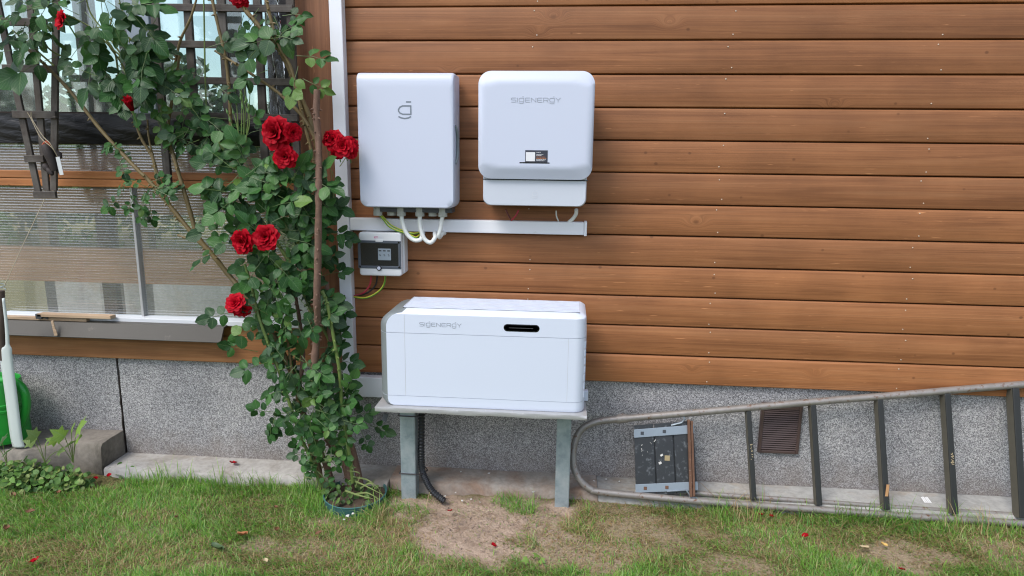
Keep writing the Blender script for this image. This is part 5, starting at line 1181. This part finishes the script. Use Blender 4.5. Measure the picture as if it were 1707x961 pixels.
def bloom(c_, dia, axis, openness=1.0, outer=8, mid=6, petals_as_parts=True, tall=1.0):
    """axis: direction the flower faces; petals stand in whorls round it"""
    c_ = Vector(c_)+Vector((0,-.03,0)); ax = Vector(axis).normalized(); R = dia/2; base = c_ - ax*R*.45
    qz = ax.to_track_quat('Z', 'Y')
    VV, FF, UU = [], [], []; off = 0; outer_m = []
    rn = random.Random(int(abs(c_.x*977+c_.z*613)*1000))
    whorls = [(3, .16, .10, .62), (4, .26, .22, .72), (mid, .42, .45, .80), (outer, .60, .82*openness, .86), (outer-2, .66, 1.18*openness, .84)]
    if openness < .5: whorls = [(3, .10, .04, 1.0), (4, .18, .10, 1.05), (4, .26, .22, 1.0)]
    for wi, (n, off_r, tilt, ln) in enumerate(whorls):
        for k in range(n):
            a = 2*PI*(k/n) + wi*.7 + rn.uniform(-.2,.2); tl = tilt + rn.uniform(-.12,.12)
            g = petal_geo((.42, .50, .58, .74, .80)[wi], 1.0, .06+.10*wi, .045+.02*wi, rn.randrange(9999))
            Mx = Matrix.Translation(base) @ qz.to_matrix().to_4x4() @ Matrix.Diagonal((1, 1, tall, 1)) @ Matrix.Rotation(a, 4, 'Z') @ Matrix.Translation((0, -R*off_r*.42*-1, 0)) @ Matrix.Rotation(-tl, 4, 'X') @ Matrix.Scale(R*ln*1.12*rn.uniform(.93,1.07), 4)
            if wi >= 3 and petals_as_parts: outer_m.append((Mx, rn.randrange(4)))
            else:
                Mn = np.array(Mx); VV.append(g[0] @ Mn[:3,:3].T + Mn[:3,3] - np.array(c_)); FF.append(g[2]+off); UU.append(g[1]); off += len(g[0])
    for k in range(5):      # tight heart of the flower
        g = petal_geo(.55, 1.0, .02, .03, k); Mx = Matrix.Translation(base) @ qz.to_matrix().to_4x4() @ Matrix.Diagonal((1, 1, tall, 1)) @ Matrix.Rotation(k*1.26, 4, 'Z') @ Matrix.Translation((0, R*.10, 0)) @ Matrix.Scale(R*.60, 4)
        Mn = np.array(Mx); VV.append(g[0] @ Mn[:3,:3].T + Mn[:3,3] - np.array(c_)); FF.append(g[2]+off); UU.append(g[1]*np.array([1,.7])); off += len(g[0])
    me = mesh_np('bloom', np.concatenate(VV), np.concatenate(FF), np.concatenate(UU), np.array((.4,.01,.02)), M_petal)
    o = bpy.data.objects.new('bloom', me); COL.objects.link(o); o.location = c_; adopt(o, rose)
    for (Mx, vi) in outer_m:
        q_ = bpy.data.objects.new('petal', petal_meshes[vi]); COL.objects.link(q_); loc, rot, sca = Mx.decompose(); sca = sca*1.0
        q_.location = loc; q_.rotation_euler = rot.to_euler(); q_.scale = (sca[0]*1.35, sca[1]*1.2, sca[2]); q_.parent = o; q_.matrix_parent_inverse = Matrix.Translation(-c_)
    # green calyx and stalk
    mb = MB(); mb.tube([base-ax*R*.9+Vector((0,.02,-.05)), base-ax*R*.35, base-ax*R*.12, base+ax*R*.05], [.0025,.003,R*.22,R*.25], 8); obj('calyx', mb, M_bud, o, smooth=60)
    return o
PXM = .00245   # metres per photo pixel near the bush
for (c_, dpx, ax, op, parts) in (
   ((-1.129,-0.300,1.567), 48, (-.25,-1,.15), 1.0, True), ((-1.044,-0.310,1.565), 27, (.75,-.7,-.05), .8, True), ((-1.089,-0.300,1.474), 34, (.1,-1,.05), .9, True),
   ((-1.281,-0.310,1.140), 38, (-.25,-1,-.15), .9, True), ((-1.183,-0.310,1.163), 38, (0,-1,.25), .95, True), ((-1.326,-0.310,0.895), 32, (-.1,-.85,.5), .8, True), ((-1.313,-0.300,0.858), 32, (.05,-.75,-.6), 1.0, True),
   ((-0.934,-0.200,1.545), 32, (-.2,-1,.35), .95, True), ((-0.890,-0.210,1.517), 32, (.1,-1,.1), .95, True), ((-0.865,-0.190,1.522), 26, (.7,-.8,.1), .9, False), ((-0.917,-0.200,1.486), 20, (0,-.7,-.7), .8, False), ((-0.861,-0.190,1.492), 20, (.6,-.7,-.4), .8, False), ((-0.961,-0.200,1.554), 18, (-.8,-.5,.2), .8, False),
   ((-1.726,-0.250,1.655), 24, (-.1,-.35,.9), .45, False), ((-0.971,-0.190,1.414), 13, (0,-.4,.9), .4, False), ((-1.944,-0.300,1.979), 26, (-.5,-.8,.2), .6, False), ((-1.267,-0.240,2.071), 30, (0,-.9,-.3), .9, False)):
    bloom(c_, dpx*PXM*.88, ax, op, petals_as_parts=parts, tall=2.0 if op < .5 else 1.0)

# ------------------------------------------------------------------ low weeds
def weed(name, label, c_, leaves, h, m_t, spread, rank=0):
    root = thing(name, label, 'plant', c_); mb = MB(); c_ = Vector(c_); rw = random.Random(int(abs(c_.x*1000)))
    for (dx, dz, s) in leaves:
        tip = c_+Vector((dx, rw.uniform(-.03,.01), dz)); mb.tube(smooth_path([c_, c_*.5+tip*.5+Vector((0,0,.01)), tip], 3), .0016, 5)
        V, F, UV = [], [], []
        # lobed leaf: fan of five points
        lob = [(-.1,0),(-.55,.05),(-.38,.28),(-.62,.55),(-.25,.55),(0,1.0),(.25,.55),(.62,.55),(.38,.28),(.55,.05),(.1,0)]
        V = [(0,.3,.03)]+[(x,y,-.12*abs(x)-.10*y*y) for x, y in lob]; UV = [(.5,.3)]+[(.5+x*.5,y) for x, y in lob]
        F = np.array([(0,i+1,i) for i in range(1, len(lob))]+[(0,1,len(lob))])
        me = mesh_np('lobed_leaf', np.array(V, float), F, np.array(UV, float), np.array(m_t), M_leaf); o = bpy.data.objects.new('lobed_leaf', me); COL.objects.link(o)
        d = Vector((dx*1.5+rw.uniform(-.03,.03), -.03, dz*.4)).normalized(); n = Vector((rw.gauss(0,.2), -.55, .8)); n = (n-d*n.dot(d)).normalized(); x = d.cross(n); R3 = Matrix((x,d,n)).transposed()
        o.location = tip; o.rotation_euler = R3.to_euler(); o.scale = (s,s,s); o.parent = root; o.matrix_parent_inverse = Matrix.Translation(-root.location)
    obj('stem', mb, M_caneg, root, smooth=60)
weed('maple_seedling', 'light green lobed seedling growing beside the concrete ledge', (-2.181,-0.250,0.112), [(.055,.175,.085),(.02,.165,.055),(-.01,.13,.07),(.05,.125,.055),(-.06,.10,.05),(.0,.09,.05)], .2, (.20,.32,.055), .1)
weed('lobed_weed', 'lobed leafy weed at the left edge in front of the strip', (-2.483,-0.270,0.097), [(.0,.11,.06),(-.03,.08,.05),(.03,.07,.05)], .1, (.12,.24,.06), .1)
weed('lobed_weed', 'pale lobed weed between the seedling and the watering can', (-2.299,-0.270,0.116), [(.0,.13,.06),(.04,.11,.05),(-.04,.09,.05),(.07,.06,.045)], .1, (.19,.27,.08), .1)
weed('broadleaf_weed', 'small bright broadleaf weed in the bare soil patch', (-0.087,-0.596,0.000), [(.012,.02,.03),(-.02,.015,.03),(.022,.005,.028)], .05, (.2,.33,.07), .05)
def groundcover(name, label, c_, rx, ry, h, n, s, tones, parent=None):
    VV, FF, UU, CC = [], [], [], []; off = 0; rg_ = random.Random(int(abs(c_[0]*999)))
    for k in range(n):
        a = rg_.uniform(0, 2*PI); r_ = math.sqrt(rg_.random()); p_ = Vector((c_[0]+rx*r_*math.cos(a), c_[1]+ry*r_*math.sin(a), c_[2]+h*rg_.random()*(1-.5*r_)))
        n_ = Vector((rg_.gauss(0,.8), -.5+rg_.gauss(0,.6), .7)).normalized(); d = n_.orthogonal(); d.rotate(Quaternion(n_, rg_.uniform(0, 6.28)))
        x = d.cross(n_); V, UV, F = variants[k % 4]; Mn = np.array(Matrix((x, d, n_)).transposed()); ss = s*rg_.uniform(.6,1.2)
        VV.append((V*np.array([1.15,1,1])*ss) @ Mn.T + np.array(p_)); FF.append(F+off); UU.append(UV); CC.append(np.tile(np.array(rg_.choice(tones))*rg_.uniform(.8,1.2), (len(V), 1))); off += len(V)
    me = mesh_np(name, np.concatenate(VV), np.concatenate(FF), np.concatenate(UU), np.concatenate(CC), M_leaf); o = link_mesh(name, me); o['kind'] = 'stuff'
    if parent is not None: o.parent = parent; o.matrix_parent_inverse = Matrix.Translation(-parent.location)
    else: tag(o, label, 'weeds')
    return o
groundcover('weed_patch', 'leafy weeds spreading below the concrete ledge', (-2.43,-.275,.0), .34, .06, .13, 800, .022, [(.10,.21,.04),(.15,.28,.06),(.07,.16,.035),(.24,.31,.09)])
groundcover('weed_patch', 'small weeds at the corner of the pale footing', (-2.022,-0.114,0.000), .14, .035, .04, 110, .018, [(.10,.22,.04),(.15,.27,.06)])
groundcover('tub_weed', '', (-.905,-.26,.035), .11, .09, .05, 90, .02, [(.07,.15,.03),(.12,.2,.05),(.05,.11,.03)], tub)
# long pale grass arching over the tub
mb = MB()
for (a, b, c_) in (((-0.903,-0.250,0.100), (-0.834,-0.300,0.107), (-0.732,-0.340,0.085)), ((-0.900,-0.250,0.112), (-0.821,-0.280,0.120), (-0.764,-0.300,0.092)), ((-0.881,-0.280,0.047), (-0.807,-0.330,0.086), (-0.742,-0.360,0.073)), ((-0.882,-0.260,0.073), (-0.845,-0.300,0.156), (-0.895,-0.320,0.177)), ((-1.033,-0.300,0.057), (-1.039,-0.330,0.134), (-1.074,-0.350,0.156)), ((-0.861,-0.260,0.066), (-0.799,-0.300,0.115), (-0.763,-0.340,0.089)), ((-0.913,-0.300,0.075), (-0.833,-0.360,0.090), (-0.760,-0.400,0.100))):
    pp = smooth_path([a, b, c_], 6); lp = []
    for i, q_ in enumerate(pp):
        w_ = .0045*(1-(i/(len(pp)-1))**2)+.0003; lp.append([q_+Vector((0,0,w_)), q_+Vector((0,-.0006,0)), q_-Vector((0,0,w_)), q_+Vector((0,.0006,0))])
    mb.loft(lp)
obj('arching_grass', mb, plain('pale_grass', (.22,.27,.10), .5), tub, smooth=60, kind='stuff')

# ------------------------------------------------------------------ litter on the ground
def scrap(name, p_, s, m, label, cat, group, yaw_, kind='petal'):
    V = []; F = []; n = 5; rs = random.Random(int(abs(p_[0]*1733+p_[1]*977)*10))
    for i in range(n+1):
        t = i/n; w_ = (.5*math.sin(PI*min(.97, t*.9+.06))**.7)*(1+rs.uniform(-.15,.15))*(.95 if kind == 'petal' else .62)
        for u_ in (-1,-.33,.33,1): V.append((u_*w_*s, (t-.5)*s, s*(.22*u_*u_*rs.uniform(.6,1.2)+.25*(t-.5)**2+rs.uniform(-.03,.05))))
    for i in range(n):
        for j in range(3): F.append((i*4+j, i*4+j+1, (i+1)*4+j+1, (i+1)*4+j))
    UV = np.array([((k % 4)/3, (k//4)/n*.5+.4) for k in range(len(V))])
    me = mesh_np(name, np.array(V, float), np.array(F), UV, np.array((.3,.01,.02)), m); o = link_mesh(name, me); o.location = p_; o.rotation_euler = (rs.uniform(-.35,.35), rs.uniform(-.35,.35), yaw_)
    return tag(o, label, cat, group)
def lift(p_, dz=.016): return (p_[0], p_[1], p_[2]+dz)
scrap('rose_petal', lift((-1.538,-0.060,0.045), .007), .040, M_petal, 'dark red rose petal lying on the pale concrete footing', 'petal', None, .6)
scrap('rose_petal', lift((-0.247,-0.530,0.000), .003), .022, M_petal, 'pinkish red rose petal lying on the bare soil', 'petal', None, 1.2)
scrap('rose_petal', lift((-1.880,-0.838,0.000), .03), .034, M_petal, 'bright red rose petal in the grass at the lower left corner', 'petal', None, .5)
scrap('rose_petal', lift((0.977,-0.371,0.000), .024), .026, M_petal, 'red rose petal on the grass below the ladder treads', 'petal', None, 1.7)
PETAL_L = ('small red petal at the right end of the weed patch, nearer the footing', 'small red petal just left of the one by the footing corner', 'small red petal below the first ladder tread', 'dark red petal at the bottom edge below the ladder', 'faded red petal right of the one under the first ladder tread', 'faded petal on the soil right of the left stand post')
for (g_, a), lb_ in zip([((-2.067,-0.184,0.000),.2,),((-2.109,-0.217,0.000),1.0,),((0.848,-0.224,0.000),.3,),((1.253,-0.564,0.000),.9,),((0.887,-0.234,0.000),2,),((-0.454,-0.331,0.000),1.2,)], PETAL_L):
    scrap('rose_petal', lift(g_, .024), .022, M_petal, lb_, 'petal', 'small fallen petals in the grass', a)
LEAF_L = ('reddish brown dead leaf below the maple seedling', 'brown dead leaf in the lawn under the weed patch, left of the seedling', 'brown dead leaf at the left picture edge, lowest of those', 'brown dead leaf in the left lawn above the bright red petal', 'brown dead leaf just below the weed patch in the left lawn', 'brown dead leaf left of the teal tub', 'brown dead leaf in the lawn below and left of the teal tub', 'reddish dead leaf straight below the teal tub', 'brown dead leaf in the middle of the left lawn', 'brown dead leaf near the left edge below the milky strip')
for (g_, s, a), lb_ in zip([((-2.191,-0.255,0.000),.035,.4,),((-2.329,-0.297,0.000),.03,1.4,),((-2.168,-0.640,0.000),.034,.6,),((-2.173,-0.515,0.000),.034,1.9,),((-2.177,-0.351,0.000),.03,.9,),((-1.190,-0.374,0.000),.026,.8,),((-1.111,-0.539,0.000),.03,.2,),((-0.937,-0.547,0.000),.028,2.2,),((-1.556,-0.492,0.000),.025,.5,),((-2.356,-0.391,0.000),.028,1.1,)], LEAF_L):
    scrap('dead_leaf', lift(g_, .022), s, M_dead, lb_, 'dead leaf', 'brown dead leaves in the lawn', a, 'leaf')
scrap('dead_leaf', lift((-1.237,-0.574,0.000), .012), .05, plain('orange_dead_leaf', (.36,.13,.045), .7, var=.35, scale=40), 'largest orange brown dead leaf on the bare spot left of the rose', 'dead leaf', None, 1.3, 'leaf')
scrap('dead_leaf', lift((-1.067,-0.734,0.000), .016), .026, M_tan, 'pale tan dry leaf near the bottom edge left of the rose', 'dead leaf', None, .8, 'leaf')
scrap('dead_leaf', lift((1.183,-0.420,0.000), .014), .034, M_tan, 'round pale yellow leaf lying below the third ladder tread', 'dead leaf', None, 1.5)
scrap('dead_leaf', lift((1.270,-0.391,0.000), .016), .026, M_yell, 'small golden yellow leaf beside the round pale leaf', 'dead leaf', None, 1.2, 'leaf')
scrap('green_leaf', lift((-1.283,-0.680,0.000), .018), .055, plain('dull_green_leaf', (.055,.10,.035), .5), 'fallen dull green leaf on the dark bare spot', 'fallen leaf', None, 1.4, 'leaf')
def crumb(p_, s, label, group):
    mb = MB(); rs = random.Random(int(abs(p_[0]*1e4)))
    pts = [Vector((rs.uniform(-1,1), rs.uniform(-1,1), rs.uniform(0,.8)))*s for _ in range(12)]
    bm = bmesh.new(); [bm.verts.new(Vector(p_)+q_) for q_ in pts]; r_ = bmesh.ops.convex_hull(bm, input=bm.verts); 
    bmesh.ops.delete(bm, geom=[v_ for v_ in bm.verts if not v_.link_faces], context='VERTS'); bm.verts.index_update()
    mb.add([v_.co[:] for v_ in bm.verts], [[v_.index for v_ in f.verts] for f in bm.faces]); bm.free()
    return tag(obj('cement_crumb', mb, M_crumb), label, 'crumb', group)
CR = 'cement crumbs by the footing'
for q_, s, lb_ in (((-0.326,-0.021,0.045), .008, 'white crumb on the dirty footing midway between the stand posts'), ((-0.113,-0.151,0.030), .009, 'largest white crumb, just left of the right stand post'), ((-0.458,-0.018,0.045), .005, 'white crumb on the footing right of the black conduit'),
        ((0.157,-0.036,0.040), .007, 'white crumb on the footing inside the ladder bend'), ((0.271,-0.030,0.040), .007, 'white crumb on the footing just left of the ladder platform'), ((-0.385,-0.190,0.004), .005, 'tiny pale crumb on the soil right of the conduit end'),
        ((-0.422,-0.210,0.004), .006, 'pale crumb on the soil, second right of the conduit end'), ((-0.501,-0.187,0.010), .006, 'pale crumb touching the end of the black conduit'), ((-0.456,-0.169,0.020), .005, 'pale crumb against the footing above the conduit end'),
        ((0.213,-0.013,0.040), .006, 'white crumb between the two inside the ladder bend'), ((-0.343,-0.208,0.002), .005, 'tiny pale crumb farthest right on the soil by the conduit'), ((-0.562,-0.202,0.020), .005, 'pale crumb beside the foot of the left stand post')):
    crumb(q_, s, lb_, CR)
for q_, s, lb_ in (((-0.868,-0.409,0.020), .008, 'largest white lime fragment in front of the teal tub'), ((-0.849,-0.397,0.025), .007, 'right hand white lime fragment before the teal tub'), ((-0.875,-0.429,0.015), .006, 'lowest white lime fragment before the teal tub')):
    crumb(q_, s, lb_, 'white fragments before the tub')
mb = MB()
for k in range(4): mb.bar(Vector((1.590,-0.024,0.038))+Vector((k*.008,.004*(k % 2),0)), Vector((1.578,-0.072,0.038))+Vector((k*.008+.004,0,0)), .006, .001, (0,0,1))
tag(obj('paint_mark', mb, plain('white_paint', (.8,.8,.8), .5)), 'white paint scribble on the footing behind the ladder', 'paint mark')
# soil pebbles and root bits on the bare patch
mb = MB(); rs = random.Random(2)
for k in range(900):
    x = rs.gauss(-.30,.17); y = rs.gauss(-.36,.13)
    if y > -.165: continue
    s = rs.choice((rs.uniform(.001,.003), rs.uniform(.001,.003), rs.uniform(.002,.0065))); z = float(gh(np.array([x]), np.array([y]))[0]); mb.bar((x-s,y,z+s*.2),(x+s,y+rs.uniform(-s,s),z+s*.3), s*1.4, s*1.1, (0,.3,1))
obj('soil_pebble', mb, plain('pebble_soil', (.40,.30,.23), .9, var=.4), None)
bpy.data.objects['soil_pebble']['kind'] = 'stuff'; tag(bpy.data.objects['soil_pebble'], 'small crumbs of earth on the bare soil patch', 'soil')
mb = MB()
for k in range(130):
    x = rs.gauss(-.20,.26); y = rs.gauss(-.38,.15)
    if y > -.17: continue
    z = float(gh(np.array([x]), np.array([y]))[0])+.003; a = rs.uniform(0, PI); l_ = rs.uniform(.02,.06); mb.tube([(x,y,z),(x+math.cos(a)*l_*.5,y+math.sin(a)*l_*.5,z+.005),(x+math.cos(a+.4)*l_,y+math.sin(a+.4)*l_,z)], .0009, 4)
o = obj('dry_root', mb, plain('dry_root', (.26,.18,.12), .9), None, kind='stuff'); tag(o, 'thin dry roots and straws on the bare soil patch', 'roots')

# ------------------------------------------------------------------ garden beyond: hedges seen through the porch and mirrored in the glass
def hedge(name, label, x0, x1, y0, y1, h, n, s):
    rx = NB.uniform(x0, x1, n); ry = NB.uniform(y0, y1, n); top = h*(.8+.15*np.sin(rx*1.7)+.1*np.sin(rx*4.1+1)); rz = top*np.sqrt(NB.uniform(0, 1, n))
    d = NB.normal(size=(n, 3)); d /= np.linalg.norm(d, axis=1)[:, None]; e = NB.normal(size=(n, 3)); e -= d*(d*e).sum(1)[:, None]; e /= np.linalg.norm(e, axis=1)[:, None]
    sz = s*NB.uniform(.6, 1.3, n)[:, None]; C_ = np.stack([rx, ry, rz], -1)
    V = np.stack([C_-d*sz, C_+e*sz*.5, C_+d*sz, C_-e*sz*.5], 1).reshape(-1, 3); F = np.arange(n*4).reshape(-1, 4)
    pal = np.array([[.035,.085,.02],[.055,.12,.03],[.09,.16,.045],[.03,.07,.025]])[NB.integers(0, 4, n)]
    o = link_mesh(name, mesh_np(name, V, F, None, np.repeat(pal, 4, 0), M_hedge)); o['kind'] = 'stuff'; tag(o, label, 'hedge')
hedge('hedge', 'green hedge behind the porch seen through its glass', -16, 8, 6.5, 8.0, 3.0, 30000, .11)
hedge('hedge', 'tall green hedge at the far side of the garden', -14, 14, -13.5, -12, 3.0, 16000, .16)
